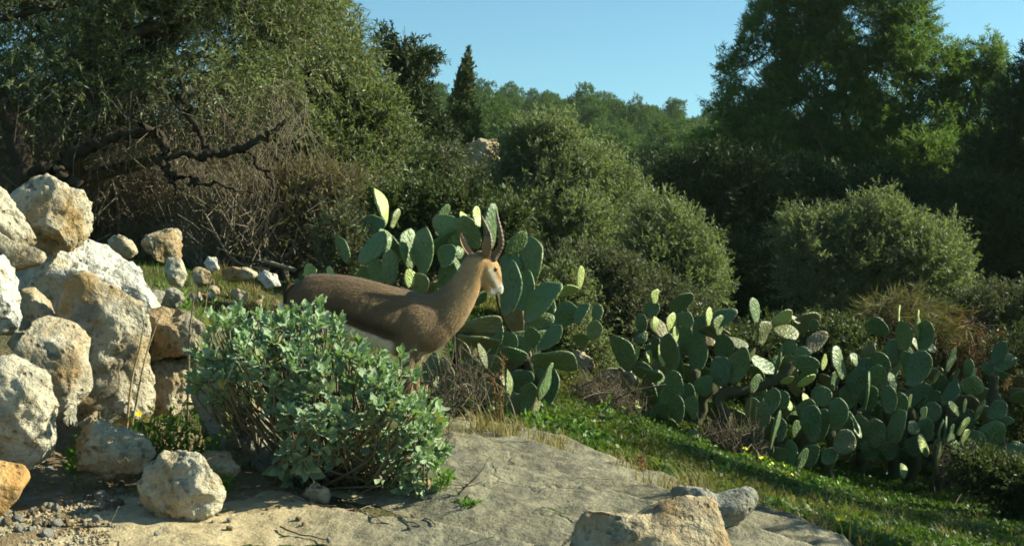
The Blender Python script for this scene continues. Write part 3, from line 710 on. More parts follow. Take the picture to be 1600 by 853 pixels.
tree('olive_tree', 'dense bright olive tree between the spreading olive and the dark conifer', 'tree', 520, 13.2,
     [(455, 20, 75, 110), (490, 85, 78, 100), (470, 150, 90, 90, -.4), (535, 150, 56, 85), (530, 220, 75, 75, -.3), (450, 240, 80, 60, -.5), (582, 220, 48, 60), (612, 255, 34, 46), (500, 290, 90, 45, -.5), (580, 290, 60, 45), (505, -20, 28, 50), (450, -70, 70, 70)],
     'olive', 8000, 18, .32, .062, .014, 102, up=.75, droop=.1, gap=-.25, shell=.4, trunk_r=.16)
tree('olive_tree', 'grey green olive tree behind the gazelle and the prickly pears', 'tree', 870, 17.5,
     [(845, 232, 44, 36), (830, 268, 56, 46), (895, 278, 58, 46), (945, 298, 42, 44), (800, 318, 48, 54), (870, 330, 80, 60, -.5), (950, 345, 42, 45), (820, 380, 60, 45, -.3), (900, 390, 70, 45, -.5)],
     'olive_dark', 6000, 20, .36, .07, .016, 103, twigs=False, up=.6, droop=.05, gap=-.3, shell=.4, trunk_r=.15)
tree('olive_bush', 'small pointed olive bush at the edge of the shaded hollow', 'bush', 1045, 15.5,
     [(1032, 362, 34, 38), (1062, 405, 42, 45), (1010, 415, 42, 48), (1085, 445, 34, 42), (1040, 460, 70, 40)],
     'olive_dark', 3200, 18, .32, .06, .014, 104, twigs=False, up=.7, droop=.05, trunk_r=.06)
tree('olive_tree', 'broad low olive tree standing alone before the dark pines', 'tree', 1370, 19,
     [(1255, 372, 40, 30), (1305, 372, 44, 34), (1358, 352, 40, 32), (1402, 378, 44, 38), (1448, 402, 42, 40), (1480, 440, 30, 40), (1275, 415, 48, 40), (1340, 420, 70, 46), (1420, 440, 70, 42), (1300, 455, 60, 34)],
     'olive_dark', 6000, 20, .36, .075, .017, 105, twigs=False, up=.7, droop=.05, gap=-.3, trunk_r=.14)

# --- olives of the grove beside the slab; they throw the broken shade on gazelle, slab and grass
for k, (x, y, h, rx, n, lb) in enumerate([(5.6, 8.75, 4.5, 1.2, 2000, 'taller olive'), (7.6, 12.1, 3.2, 1.6, 2000, 'spreading olive'), (4.0, 5.65, 2.95, .8, 1100, 'young thin olive')]):
    b = np.array([x, y, float(gz(np.array([x]), np.array([y]))[0])]); s = FPX / y; pxx = 800 + x * s; py = lambda z: 426.5 - (b[2] + z - CAMZ) * s
    L = [(pxx + q[0] * rx * s, py(h * q[1]), q[2] * rx * s, q[3] * rx * s) for q in [(-.5, .62, .6, .45), (.5, .66, .6, .45), (0, .8, .7, .45), (-.3, .45, .6, .5), (.4, .45, .6, .5)]]
    tree('olive_tree', lb + ' of the grove standing past the grass beside the slab', 'tree', pxx, y, L, 'olive_dark', n, 14, .3, .075, .018, 160 + k, up=.5, gap=-.2, trunk_r=.09, base=b, group='olives of the grove')
# --- pines
tree('pine_tree', 'tall open crowned pine with reddish trunk above the shaded hollow', 'tree', 1335, 32,
     [(1300, -50, 110, 60), (1400, -10, 55, 75), (1250, 20, 50, 50), (1203, 30, 26, 45), (1174, 62, 20, 42), (1205, 92, 42, 34), (1144, 118, 17, 34), (1160, 165, 40, 26), (1330, 50, 80, 60), (1425, 55, 38, 60),
      (1275, 115, 75, 48), (1385, 125, 85, 60), (1462, 115, 48, 50), (1505, 140, 42, 45), (1541, 98, 20, 40), (1545, 148, 28, 36), (1185, 192, 60, 34), (1245, 175, 65, 50), (1335, 195, 90, 48), (1435, 195, 80, 52), (1140, 232, 56, 34),
      (1250, 250, 100, 48), (1390, 262, 110, 52), (1500, 225, 60, 52), (1530, 285, 60, 50), (1200, 290, 80, 36)],
     'pine', 20000, 20, .28, .14, .022, 110, 'bark_pine', up=.2, droop=-.05, spread=.95, gap=-.25, gapf=1.15, shell=.3, nb=3, twigs=False, trunk_r=.17, tw=.012, fork=.3, limb_r=.22)
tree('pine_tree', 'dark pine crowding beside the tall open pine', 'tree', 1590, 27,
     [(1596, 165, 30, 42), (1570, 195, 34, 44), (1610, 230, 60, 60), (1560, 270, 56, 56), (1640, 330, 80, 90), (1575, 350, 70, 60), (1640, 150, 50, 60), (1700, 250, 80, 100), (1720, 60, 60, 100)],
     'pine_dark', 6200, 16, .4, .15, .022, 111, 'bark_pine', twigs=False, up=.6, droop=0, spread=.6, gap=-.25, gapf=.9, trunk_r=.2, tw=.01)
for k, (bx, D, L) in enumerate([(1120, 25, [(1075, 300, 52, 40), (1130, 300, 60, 52), (1060, 355, 50, 50), (1140, 370, 70, 60), (1185, 330, 50, 60)]),
                                (1230, 26, [(1200, 320, 60, 45), (1260, 330, 70, 50), (1230, 390, 80, 60), (1180, 430, 60, 50)]),
                                (1400, 27, [(1350, 320, 70, 40), (1430, 330, 80, 50), (1490, 370, 60, 60), (1400, 390, 100, 50)]),
                                (1540, 23, [(1520, 350, 50, 50), (1560, 400, 70, 50), (1510, 430, 60, 50), (1600, 440, 60, 50)]),
                                (1130, 22, [(1110, 430, 60, 44), (1170, 460, 70, 40), (1070, 470, 40, 30)])]):
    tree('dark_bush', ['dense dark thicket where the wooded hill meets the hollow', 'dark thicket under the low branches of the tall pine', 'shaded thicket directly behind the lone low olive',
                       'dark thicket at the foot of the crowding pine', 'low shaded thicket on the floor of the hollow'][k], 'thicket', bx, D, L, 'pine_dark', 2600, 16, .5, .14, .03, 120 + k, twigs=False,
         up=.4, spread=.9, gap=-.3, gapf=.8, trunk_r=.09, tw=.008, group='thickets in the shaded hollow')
# woodland that goes on beside the view and shades the hollow
for k, (x, y, h) in enumerate([(14.2, 23.5, 9), (16.5, 27, 10.5), (13.2, 21.8, 7), (20, 25, 9), (23, 30, 8)]):
    pxx = 800 + x / y * FPX; b = np.array([x, y, float(gz(np.array([x]), np.array([y]))[0])]); s = FPX / y
    py = lambda z: 426.5 - (b[2] + z - CAMZ) * s
    L = [(pxx + q[0] * s, py(q[1] * h), q[2] * s, q[3] * s) for q in [(-1.6, .35, 1.6, 1.3), (1.4, .4, 1.7, 1.3), (0, .55, 2.0, 1.5), (-.9, .72, 1.4, 1.3), (.9, .8, 1.3, 1.3), (0, .95, 1.1, 1.2)]]
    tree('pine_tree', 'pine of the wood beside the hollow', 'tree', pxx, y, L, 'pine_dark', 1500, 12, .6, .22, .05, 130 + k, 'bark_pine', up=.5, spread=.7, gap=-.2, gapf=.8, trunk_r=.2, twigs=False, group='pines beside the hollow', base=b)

tree('conifer_tree', 'dark conifer with flat tiered branches against the sky', 'tree', 640, 27,
     [(626, 56, 15, 12), (598, 72, 11, 18), (645, 74, 24, 9), (668, 97, 20, 6), (630, 92, 40, 10), (612, 112, 28, 13), (655, 118, 28, 9), (635, 145, 44, 16), (620, 175, 50, 26), (655, 180, 40, 40), (640, 225, 60, 36), (680, 225, 30, 50)],
     'pine_dark', 3600, 14, .34, .13, .035, 140, up=.25, spread=.8, gap=-.10, gapf=1.8, trunk_r=.12, tw=.008, nb=2)
cy = [(708 + 25 * t_, 262 - 174 * t_, 40 * (1 - t_) ** .9 + 1.2, 24 - 15 * t_) for t_ in np.linspace(0, .97, 16)]
cy += [(690, 235, 20, 26), (735, 215, 15, 30), (738, 185, 10, 22), (690, 205, 14, 26)]
tree('cypress_tree', 'slender leaning cypress with pointed top beside the rocky knoll', 'tree', 708, 30, cy, 'cypress', 5200, 16, .14, .08, .026, 141, up=1.3, droop=-.1, spread=.4, gap=-.42, shell=.3, trunk_r=.10, outw=.35, tw=.007, limbs=False, nb=1)

# --- middle-distance shrubs
SH = [  # name, label, base px, d, lobes, mat, n, leaf L, W
 ('shrub', 'dark evergreen shrub below the cypress', 610, 20, [(590, 300, 55, 44), (640, 285, 50, 40), (610, 340, 60, 40)], 'shrub', 1700, .08, .03),
 ('shrub', 'loose grey shrub in front of the pale rocky knoll', 700, 20.5, [(690, 290, 50, 40), (735, 305, 50, 38), (705, 340, 60, 40)], 'heath', 1700, .07, .025),
 ('shrub', 'bushy shrub filling the dip below the grey green olive', 780, 18, [(765, 330, 45, 45), (800, 370, 50, 45), (740, 370, 50, 40)], 'shrub', 1600, .08, .03),
 ('shrub', 'leafy shrub with narrow leaves behind the raised horns', 795, 10.2, [(797, 345, 20, 18), (785, 375, 24, 26), (800, 400, 26, 30)], 'shrub', 420, .055, .012),
 ('shrub', 'sprawling grey shrub on the slope past the prickly pears', 930, 13.2, [(905, 440, 46, 44), (955, 445, 46, 40), (925, 490, 50, 36), (975, 490, 46, 40)], 'heath', 2400, .05, .014),
 ('shrub', 'grey shrub under the small pointed olive bush', 1000, 13.6, [(1010, 490, 50, 40), (1060, 490, 46, 34), (985, 530, 50, 34)], 'heath', 1700, .05, .014),
 ('shrub', 'dusty shrub in the bay between the two cactus thickets', 880, 12, [(870, 480, 40, 44), (905, 530, 40, 34), (950, 545, 40, 28)], 'olive_dark', 1300, .05, .014),
 ('shrub', 'dark shrub filling the heart of the large cactus thicket', 1130, 12.9, [(1090, 555, 60, 46), (1160, 575, 60, 46), (1120, 610, 60, 36)], 'shrub', 1500, .05, .018),
 ('shrub', 'dark shrub behind the oval edged cactus', 1260, 13.2, [(1230, 560, 60, 50), (1290, 540, 55, 46), (1270, 620, 70, 50)], 'shrub', 1700, .05, .018),
 ('shrub', 'shrub overgrown by the tall cactus beneath the dry mound', 1370, 12.9, [(1340, 560, 50, 46), (1400, 620, 70, 46), (1480, 650, 60, 46)], 'shrub', 1600, .05, .018),
 ('shrub', 'grey twiggy brush on the bank beyond the rust coloured stems', 1540, 15.5, [(1525, 492, 46, 36), (1580, 482, 50, 42), (1560, 530, 60, 40), (1620, 520, 50, 60)], 'heath', 2600, .045, .013),
 ('shrub', 'tangled shrub at the end of the cactus thicket', 1590, 13, [(1590, 590, 46, 50), (1620, 640, 50, 50), (1570, 650, 40, 34), (1600, 700, 50, 40)], 'shrub', 1700, .045, .014),
 ('shrub', 'low leafy shrub on the shaded bank below the cactus thicket', 1580, 9.6, [(1580, 770, 46, 34), (1640, 790, 60, 50), (1530, 745, 40, 24)], 'shrub', 1300, .04, .014),
 ('shrub', 'olive seedling growing before the leftmost grey cactus pads', 535, 8.9, [(530, 375, 22, 30), (545, 400, 30, 28), (520, 410, 20, 20)], 'heath', 420, .045, .011),
 ('shrub', 'dim shrub right behind the prickly pears at the gazelle', 640, 10.6, [(600, 350, 50, 40), (660, 340, 50, 40), (720, 350, 45, 40), (620, 410, 60, 40), (700, 420, 60, 46)], 'shrub', 2000, .05, .016),
]
for k, (nm, lb, bx, D, L, mt, n, ll, lw) in enumerate(SH):
    if 'leftmost' in lb: lb = 'olive seedling growing at the outer edge of the prickly pears by gazelle'
    tree(nm, lb, 'shrub', bx, D, L, mt, n, 13, max(.16, ll * 4), ll, lw, 200 + k, up=.6, droop=.05, gap=-.32, gapf=1.8, trunk_r=.03 + D * .0015, tw=.003, spread=.8)

# --- dry grass mound and rusty stems behind the cacti
tree('grassy_mound', 'rounded mound of dry matted grass behind the tall cactus', 'mound', 1430, 14, [(1400, 512, 58, 44), (1440, 545, 56, 54), (1480, 590, 50, 56), (1375, 500, 36, 30)], 'mound', 2000, 8, .35, .2, .008, 220,
     up=-.1, droop=1.0, spread=.35, trunk_r=.04, tw=.003, limbs=True)
tree('rusty_plant', 'rust coloured dry plant with hanging stems on the mound side', 'plant', 1530, 13.6, [(1512, 535, 28, 36), (1535, 570, 28, 44), (1545, 615, 24, 40)], 'redgrass', 380, 8, .4, .2, .01, 221, up=-.2, droop=1.2, spread=.25, trunk_r=.02, limbs=False)

# --- dead brush under the olives
def brush(name, label, bx, D, lobes, n, seed, mat='twig', ln=.55, leafn=0, group='bare brush under the olives', tw=.0042):
    r = np.random.default_rng(seed); lob = px_lobes(lobes, D); b = G(bx, D); t_ = thing(name, b, label, 'brush', group)
    p, u = lobe_points(lob, n, r, .1, -.35, 1.5, seed)
    dr = nrm(nrm(p - (b + np.array([0, 0, -.5]))) + r.normal(size=p.shape) * .55); L = ln * r.uniform(.4, 1.2, len(p))[:, None]
    g = Geo(); twig_strips(g, p - dr * L * .6, p + r.normal(size=p.shape) * .04, p + dr * L * .5 + r.normal(size=p.shape) * .07, tw, tw * .4)
    V, F = g.get(); obj('branches', V, F, M[mat], t_)
    w = Geo()
    for c, R in lob:
        for q in range(5):
            e_ = c + r.normal(size=3) * R * .6; s = b + r.normal(size=3) * (.25, .2, 0); qq = bez([s, (s + e_) / 2 + r.normal(size=3) * .1, e_], 8); tube(w, qq, np.linspace(.022, .006, len(qq)) * (1 if tw > .004 else .3), 5)
    V, F = w.get(); obj('stems', V, F, M[mat], t_)
    if leafn:
        q, u = lobe_points(lob, leafn, r, .5, -.3, 1.5, seed + 1); gl = Geo(); sprays(gl, None, q, u + (0, 0, .4), .2, 9, .045, .012, r)
        V, F = gl.get(); obj('leaves', V, F, M['olive_dry'], t_)
brush('dry_brush', 'bare brush thicket under the crooked olive limb', 250, 11.6, [(190, 270, 70, 60), (260, 300, 70, 60), (200, 340, 70, 50), (280, 350, 70, 45)], 3400, 301, 'twig_pale')
brush('dry_brush', 'pale grey bare brush behind the terrace stones', 360, 11.2, [(350, 320, 60, 45), (390, 350, 70, 45), (330, 375, 70, 35), (410, 390, 60, 30)], 3400, 302, 'twig_pale', leafn=500)
brush('dry_brush', 'brown leafy brush behind the gazelle rump', 480, 11.4, [(440, 320, 55, 45), (500, 315, 60, 50), (460, 365, 60, 45), (510, 390, 55, 40), (550, 335, 40, 45)], 2800, 303, leafn=2600)
brush('dry_brush', 'shaded brush behind the round boulder', 120, 11.4, [(60, 250, 80, 70), (130, 290, 70, 60), (110, 340, 60, 50), (20, 300, 80, 70)], 3200, 304, 'twig_pale')
brush('dry_brush', 'dense far brush closing the view beneath the olive crowns', 330, 14.5, [(100, 240, 120, 70), (260, 230, 120, 70), (400, 260, 110, 80), (300, 320, 130, 60), (150, 330, 130, 60)], 6000, 305, 'twig_pale', ln=.8, leafn=1500, tw=.006)

# --- pines on the far hill: four kinds of crown, copied
hill = []
for k in range(5):
    r = np.random.default_rng(400 + k); h = 6.0
    lob = [((0, 0, 2.2), (1.7, 1.7, 1.3)), ((.6, .2, 3.4), (1.4, 1.4, 1.2)), ((-.6, -.2, 3.9), (1.3, 1.3, 1.1)), ((.1, 0, 5.0), (.95, .95, 1.0))]
    lob = [(np.array(c) + r.normal(size=3) * .3, np.array(R) * r.uniform(.8, 1.15)) for c, R in lob]
    lob = bumpy(lob, r, 3); p, u = lobe_points(lob, 1700, r, .5, -.2, .9, k * 3.3)
    gl = Geo(); sprays(gl, None, p, u * .8 + (0, 0, .5) + r.normal(size=u.shape) * .4, .4, 10, .24, .06, r, 0, .7)
    V, F = gl.get(); mc = mesh('crown', V, F); mc.materials.append(M['pine_far'])
    w = Geo(); tube(w, bez([(0, 0, -.6), (.08, 0, 2), (-.05, .05, 4), (0, 0, 5.4)], 8), np.linspace(.17, .03, 9)[:9] if True else 0, 6)
    V, F = w.get(); mt = mesh('trunk', V, F, True); mt.materials.append(M['bark_pine']); hill.append((mc, mt))
rh = np.random.default_rng(77); cnt = 0; spots = []
for q in range(2600):
    D = rh.uniform(78, 182) if rh.uniform() < .8 else rh.uniform(182, 215); px = rh.uniform(560, 1260) if rh.uniform() < .8 else rh.uniform(1260, 1720)
    x = (px - 800) / FPX * D
    if all((x - a_) ** 2 + (D - b_) ** 2 > 2.9 ** 2 for a_, b_ in spots): spots.append((x, D))
    if len(spots) >= 295: break
X_ = np.array(spots); Zs = gz(X_[:, 0], X_[:, 1])
from mathutils import Matrix
for (x, D), z in zip(spots, Zs):
    t_ = thing('hill_pine', (x, D, z - .1), 'green pine of the wood covering the far hill', 'tree', 'pines on the far hill')
    s = rh.uniform(.62, 1.05); t_.scale = (s * rh.uniform(.9, 1.15), s * rh.uniform(.9, 1.15), s * rh.uniform(.9, 1.2)); t_.rotation_euler = (0, 0, rh.uniform(0, 6.28))
    mc, mt = hill[rh.integers(5)]
    for nm, me in (('crown', mc), ('trunk', mt)):
        o = bpy.data.objects.new(nm, me); COL.objects.link(o); o.parent = t_
# ------------------------------------------------------------------ prickly pears
def pad_mesh(k, wavy=0.0, bend=0.0, asym=0.0, fat=0.0):
    nu, nv = 20, 7; r = np.random.default_rng(600 + k)
    V = []; T = []; th = np.arange(nu) / nu * 2 * np.pi
    def outline(t):                                   # obovate, narrow at the base (z=0), length 1, half width .5
        z = .5 - .5 * np.cos(t); w = .5 * np.abs(np.sin(t)) ** (.9 - .15 * fat) * (.72 + .34 * z + fat * (z - .5) * .5) / .98
        return np.sign(np.sin(t)) * w, z
    ox, oz = outline(th); wob = 1 + .03 * np.sin(th * 3 + k) + .02 * np.sin(th * 5 + 2 * k)
    ox = ox * wob
    rings = [(1.0, 0.0), (.985, .020), (.93, .032), (.75, .040), (.45, .045)]
    rows = []
    for sgn in (1, -1):
        for q, (s, tk) in enumerate(rings):
            if sgn == -1 and q == 0: continue
            x = ox * s; z = .5 + (oz - .5) * s
            y = sgn * tk * (.65 + .35 * (1 - np.abs(z - .5) * 1.2)) * 1.0
            rows.append(np.stack([x, np.broadcast_to(y, x.shape), z], -1))
    V = np.concatenate(rows); nR = len(rings)
    Q = []; Tt = []
    def ring(i): return np.arange(nu) + i * nu
    def link(a_, b_, fl):
        for j in range(nu):
            q = [a_[j], a_[(j + 1) % nu], b_[(j + 1) % nu], b_[j]]; Q.append(q[::-1] if fl else q)
    for q in range(nR - 1): link(ring(q), ring(q + 1), True)
    prev = ring(0)
    for q in range(1, nR): link(prev, ring(nR + q - 1), False); prev = ring(nR + q - 1)
    V = np.concatenate([V, [[0, .046, .5], [0, -.046, .5]]]); c1, c2 = len(V) - 2, len(V) - 1
    for j in range(nu):
        Tt.append([ring(nR - 1)[j], c1, ring(nR - 1)[(j + 1) % nu]]); Tt.append([prev[(j + 1) % nu], c2, prev[j]])
    z = V[:, 2]; x = V[:, 0]
    V[:, 1] += bend * (z - .3) ** 2 + wavy * np.sin(z * 7 + x * 4 + k) * .5 + .05 * bend * x
    V[:, 0] += .04 * np.sin(z * 3 + k * 1.7) * z + .5 * asym * (z - .2) ** 2 + .03 * np.sin(z * 8 + k) * np.abs(x)
    V[:, 2] += .04 * np.sin(x * 7 + k) * z + .15 * asym * x * z
    return mesh('pad', V, [np.array(Q), np.array(Tt)], True)
PADS = {}
for mt in ('pad', 'pad_young_lit', 'pad_old', 'pad_dead'):
    PADS[mt] = []
    for k, (wv, bd, asy, ft) in enumerate([(0, .06, .0, 0), (.02, -.14, .18, .3), (.03, .2, -.2, -.4), (.07, .08, .1, .5), (.01, -.08, -.14, .2), (.05, -.25, .06, -.5), (.03, .12, .28, -.2), (.08, -.1, -.1, 0), (.02, .3, 0, .6), (.04, 0, -.3, .1)]):
        me = pad_mesh(k, wv, bd, asy, ft); me.materials.append(M[mt]); PADS[mt].append(me)
rc = np.random.default_rng(31)
def add_pad(root, b, t_, w, lit, d, mat='pad', dd=0.0, var=None):
    """b, t_: base and tip in px; w: visible width px; lit: turned to the sun (right) or away; d: distance"""
    if not lit:
        g_ = 1.10; mx_, my_ = b[0], b[1]; t_ = (mx_ + (t_[0] - mx_) * g_, my_ + (t_[1] - my_) * (g_ - .04)); w = w * 1.14
    A_, T_ = P(b[0], b[1], d), P(t_[0], t_[1], d + dd)
    D = T_ - A_; L = np.linalg.norm(D); D = D / L
    Lpx = math.hypot(t_[0] - b[0], t_[1] - b[1]); ratio = .60
    if w / Lpx > .58: ratio = min(w / Lpx * 1.04, .95)
    if lit: ratio = np.clip(w / Lpx / math.cos(.8), .52, .9)
    cyaw = np.clip(w / (ratio * Lpx), .13, 1.0); yaw = math.acos(cyaw)
    yaw = max(yaw, .7) if lit else -min(max(yaw, .1), 1.25)
    side = nrm(np.cross(D, (0, 1.0, 0)))                  # in the picture plane
    if side[0] < 0: side = -side
    if abs(side[0]) < .25 and side[2] < 0: side = -side
    face = nrm(np.cross(side, D));
    if face[1] > 0: face = -face
    n = math.cos(yaw) * face + math.sin(yaw) * side
    xax = nrm(np.cross(n, D)); n = np.cross(D, xax)
    m4 = np.eye(4); m4[:3, 0] = xax * L * ratio; m4[:3, 1] = n * min(L, .38) * 1.0; m4[:3, 2] = D * L
    m4[:3, 3] = A_ - np.array(root.location)
    k = rc.integers(10) if var is None else var
    return inst('pad', PADS[mat][k], m4, root)
def cactus(label, base, d, pads, fill, seed, trunks=(), group='prickly pear cactus plants', reach=.45):
    r = np.random.default_rng(seed); b = G(base[0], d); root = thing('prickly_pear', b, label, 'cactus', group)
    for q in pads:
        bx, by, tx, ty, w, lit = q[:6]; mat = q[6] if len(q) > 6 else 'pad'; od = q[7] if len(q) > 7 else None
        low = (by - np.mean([p[1] for p in pads])) / 130.0
        D = d - low * .35 + (r.uniform(-.28, .28) if od is None else od)
        add_pad(root, (bx, by), (tx, ty), w, lit, D, mat, r.uniform(-.06, .06))
    for k in range(fill):                                  # pads further back that close the plant
        q = pads[r.integers(len(pads))]; L = r.uniform(34, 60) * 8.5 / d * (1.25 if d < 9.5 else 1.15)
        tx, ty = q[2] + r.uniform(-16, 16), q[3] + r.uniform(16, 75); an = r.normal() * 1.0; L = L * r.uniform(.8, 1.25)
        if 878 < tx < 990 or 878 < tx - L * math.sin(an) < 985: continue          # the open gap between the two thickets
        add_pad(root, (tx - L * math.sin(an), ty + L * math.cos(an)), (tx, ty), L * r.uniform(.3, .62), r.uniform() < .4, d + r.uniform(.15, reach + .35), ('pad', 'pad', 'pad', 'pad_old', 'pad_dead')[r.integers(5)], r.uniform(-.12, .12))
    w = Geo()
    for tr in trunks:
        pts = [P(a_[0], a_[1], d + (a_[2] if len(a_) > 2 else .1)) for a_ in tr]
        x, y = pts[0][0], pts[0][1]; pts[0][2] = float(gz(np.array([x]), np.array([y]))[0]) - .05
        qq = bez(pts, 10); qq = qq + r.normal(size=qq.shape) * .012
        tube(w, qq, np.linspace(.06, .04, len(qq)) * r.uniform(.85, 1.15, len(qq)), 9)
    if trunks:
        V, F = w.get(); obj('trunk', V, F, M['cactus_wood'], root, smooth=True)
    return root
Y_, O_ = 'pad_young_lit', 'pad_old'
left = [(602.7,352.7,593,290.5,13,1,Y_),(611,357,622,326,9,1),(556,383,590,340,35,0),(561,411,602,370,30,0,'pad',-.25),(603,392,601,355,19,1),(545,411,530,370,18,0),(610,447,610,389,25,1,'pad',-.2),(641,422,636,357,26,1,'pad',-.15),
 (659,434,664,360,30,0,'pad',-.2),(641,450,641,420,19,1,Y_,-.3),(577,442,559,416,30,0),(594,446,589,408,30,0),(662,460,650,430,30,0),(484,442,486,412,19,1,Y_),(516,434,516,417,10,1,Y_),(470,440,472,424,8,1),
 (681,369,694,319,16,1),(686,389,699,350,17,1),(704.5,386,700,358,25,0),(693,419,702,384,26,0),(747,389,721,342,34,0),(724.5,349,725,330,12,1,Y_),(748,356,741,325,12,1,Y_),(765.5,390,765.5,320,23,1),
 (791,399,822,364.5,26,1),(831,447,830,375,33,0),(786.6,442,803,400,34,0),(791,496,803,415,30,0,'pad',-.3),(810,489,826,429,26,0),(821,504,863,441,33,0,'pad',-.3),(742,475,761,459,14,1),(688,452,707,415,26,0),(716,405,720,384,14,1),
 (865,458,903,448,18,1,Y_),(905,452,908,415,13,1,Y_),(863,509,898,481,32,0),(900,506,913.6,474,16,0),(932,504,935,476,16,0),(922,532,933.5,504,22,0),(910,544,908,521,20,0),(819,513,858,492,26,0),(840,548,875,515,20,0,'pad',-.3),
 (863,540,866,511,22,1,Y_),(826,560,782,551,23,0,'pad',-.35),(828,561,896,566,30,0,'pad',-.35),(804.5,546,795,518,19,0),(830,542,833,513,22,0),(718.6,519,781,506,30,0,O_,-.3),(714,526,776,543,17,0,O_,-.3),(760,576,748,537,12,1,O_,-.3),
 (737,571,714,529,18,0,O_),(669,606,674,555,23,0,'pad',-.5),(690.5,618,703,570,24,0,'pad',-.5),(789,637,801,576,9,1,'pad',-.4),(772.5,594,770,557,30,0,O_),(801,650,810,618,28,0),(840,626,864,568,15,1,'pad',-.4),(850,635,867,577,26,0),
 (754,636,758,597,32,0),(722,640,715,592,28,0),(791,613,824,581,32,0),(818,646,830,602,26,0),(834,650,842,618,12,1,O_),(735,600,745,560,26,0),(780,540,770,500,24,0),(760,560,790,530,24,0),(700,600,690,560,24,0),(640,620,650,580,22,0),(850,600,845,560,22,0)]
cactus('tall grey green prickly pear behind the gazelle with sunlit yellow new pads', (760, 650), 8.5, left, 62, 701,
       [[(760, 660), (752, 600), (748, 560)], [(800, 660), (806, 610), (815, 570)], [(835, 655), (845, 600), (828, 562)], [(700, 655), (706, 600), (712, 550)]])
ra = [(1022.7,475,1024,452,15,1,Y_),(1020,498,1018,473,22,0),(1048.5,489,1077,456,36,1),(1021.5,518,1026,494,12,1,Y_),(1004,519,1000,492,18,0),(1009,517,996,535,17,0),(1048.5,522,1048.5,490,18,1,Y_),(1081,510,1062.5,490,24,0),
 (1055.5,535,1055.5,510,12,1,Y_),(985,580,967.6,525.6,30,0,'pad',-.2),(992,564,996,540,11,1,Y_),(1018,571,1013,547,12,1,Y_),(1022.7,564,1022.7,528,14,0),(1037,573,1031,538.5,14,1,Y_),(1036,592,992,581,19,0,'pad',-.2),(1020,583,994.5,567,16,0),
 (1062.5,620,1044,585,29,0,'pad',-.25),(1027,640,1006,592,17,0),(1053,583,1044,524,22,0),(1088,583,1091,529,28,0),(1091,536,1098,493,22,0),(1109,519,1107,481,13,1,Y_),(1123.5,524,1122,493,20,1),(1116.5,531,1119,511.5,17,0),(1123.5,559,1137.6,527,28,0),
 (1078,535,1066,512,24,0),(1102,620,1098,589,28,0,'pad',-.2),(1128,611,1107,564,7,1),(1128,604,1123.5,557,32,0,'pad',-.2),(1144.5,600,1161,546,28,0,'pad',-.2),(1137.5,529,1168,544,17,1,O_),(1172,560,1178,543,10,1,O_),(1074,692,1086,671,18,0,'pad',-.2),(1065,692,1058,674,17,0,'pad',-.2),
 (998,647,996,625,10,1,Y_),(1085,657,1080,620,20,0),(1035,662,1030,630,25,0),(1060,662,1058,620,20,0),(1040,650,1045,610,26,0),(1075,640,1072,600,24,0),(1020,668,1012,640,18,0),(1052,690,1048,655,18,0)]
cactus('prickly pear full of small yellow lit pads at the thicket start', (1060, 680), 11.0, ra, 40, 702,
       [[(1040, 690), (1045, 640), (1052, 590)], [(1068, 690), (1072, 640), (1090, 580)], [(1088, 680), (1098, 630), (1125, 600)]], 'prickly pears of the long thicket')
rb = [(1182,505,1176,465,22,1,'pad',-.1),(1187,539,1198.5,501.6,26,1,O_),(1205.5,507,1238,489,25,1,Y_),(1236,494,1250,505,9,1,O_),(1208,518,1248,520,24,1,O_,-.1),(1211,590,1222,539,6,1),(1229,555,1238,532,20,0),(1238,563,1275,574,27,0,'pad',-.2),(1176,614,1181,586,20,1,'pad',-.2),
 (1245,602,1273.5,588,15,1,Y_),(1270,517,1272,500,14,0),(1240,588,1222,600,14,1,Y_),(1192,673,1190,630,24,0,'pad',-.2),(1193,632,1196,616,7,1,Y_),(1203,703,1218,641,14,1,'pad',-.25),(1234,642,1233,624,13,1,Y_),(1259,638,1259,613,15,1,Y_),
 (1242.6,683,1245,655,20,1),(1269.6,692,1267,636,30,0,'pad',-.2),(1278,690,1286,641,24,0),(1288,636,1283.6,604.6,26,0),(1305,673,1312,626,28,0,'pad',-.2),(1248.5,732,1255.5,699.6,24,1),(1288,725,1300,701,24,0),(1213,720,1225,702,20,0),(1180.5,699,1178,671,26,0),
 (1234,732,1237,690,17,0),(1309,709,1328,676,38,0,O_),(1200,650,1210,610,22,0),(1225,640,1222,610,20,0),(1255,660,1260,625,24,0),(1180,660,1172,625,22,0),(1220,690,1216,655,22,0),(1262,730,1268,695,26,0),(1195,720,1198,690,22,0),(1240,560,1262,545,18,0)]
cactus('prickly pear with one oval pad raised above fanned yellow green pads', (1220, 735), 10.6, rb, 44, 703,
       [[(1215, 740), (1212, 690), (1215, 640)], [(1250, 740), (1258, 700), (1265, 660)], [(1290, 745), (1298, 700), (1300, 660)], [(1133, 680), (1133, 650), (1120, 625), (1160, 612), (1205, 598), (1240, 565)]], 'prickly pears of the long thicket')
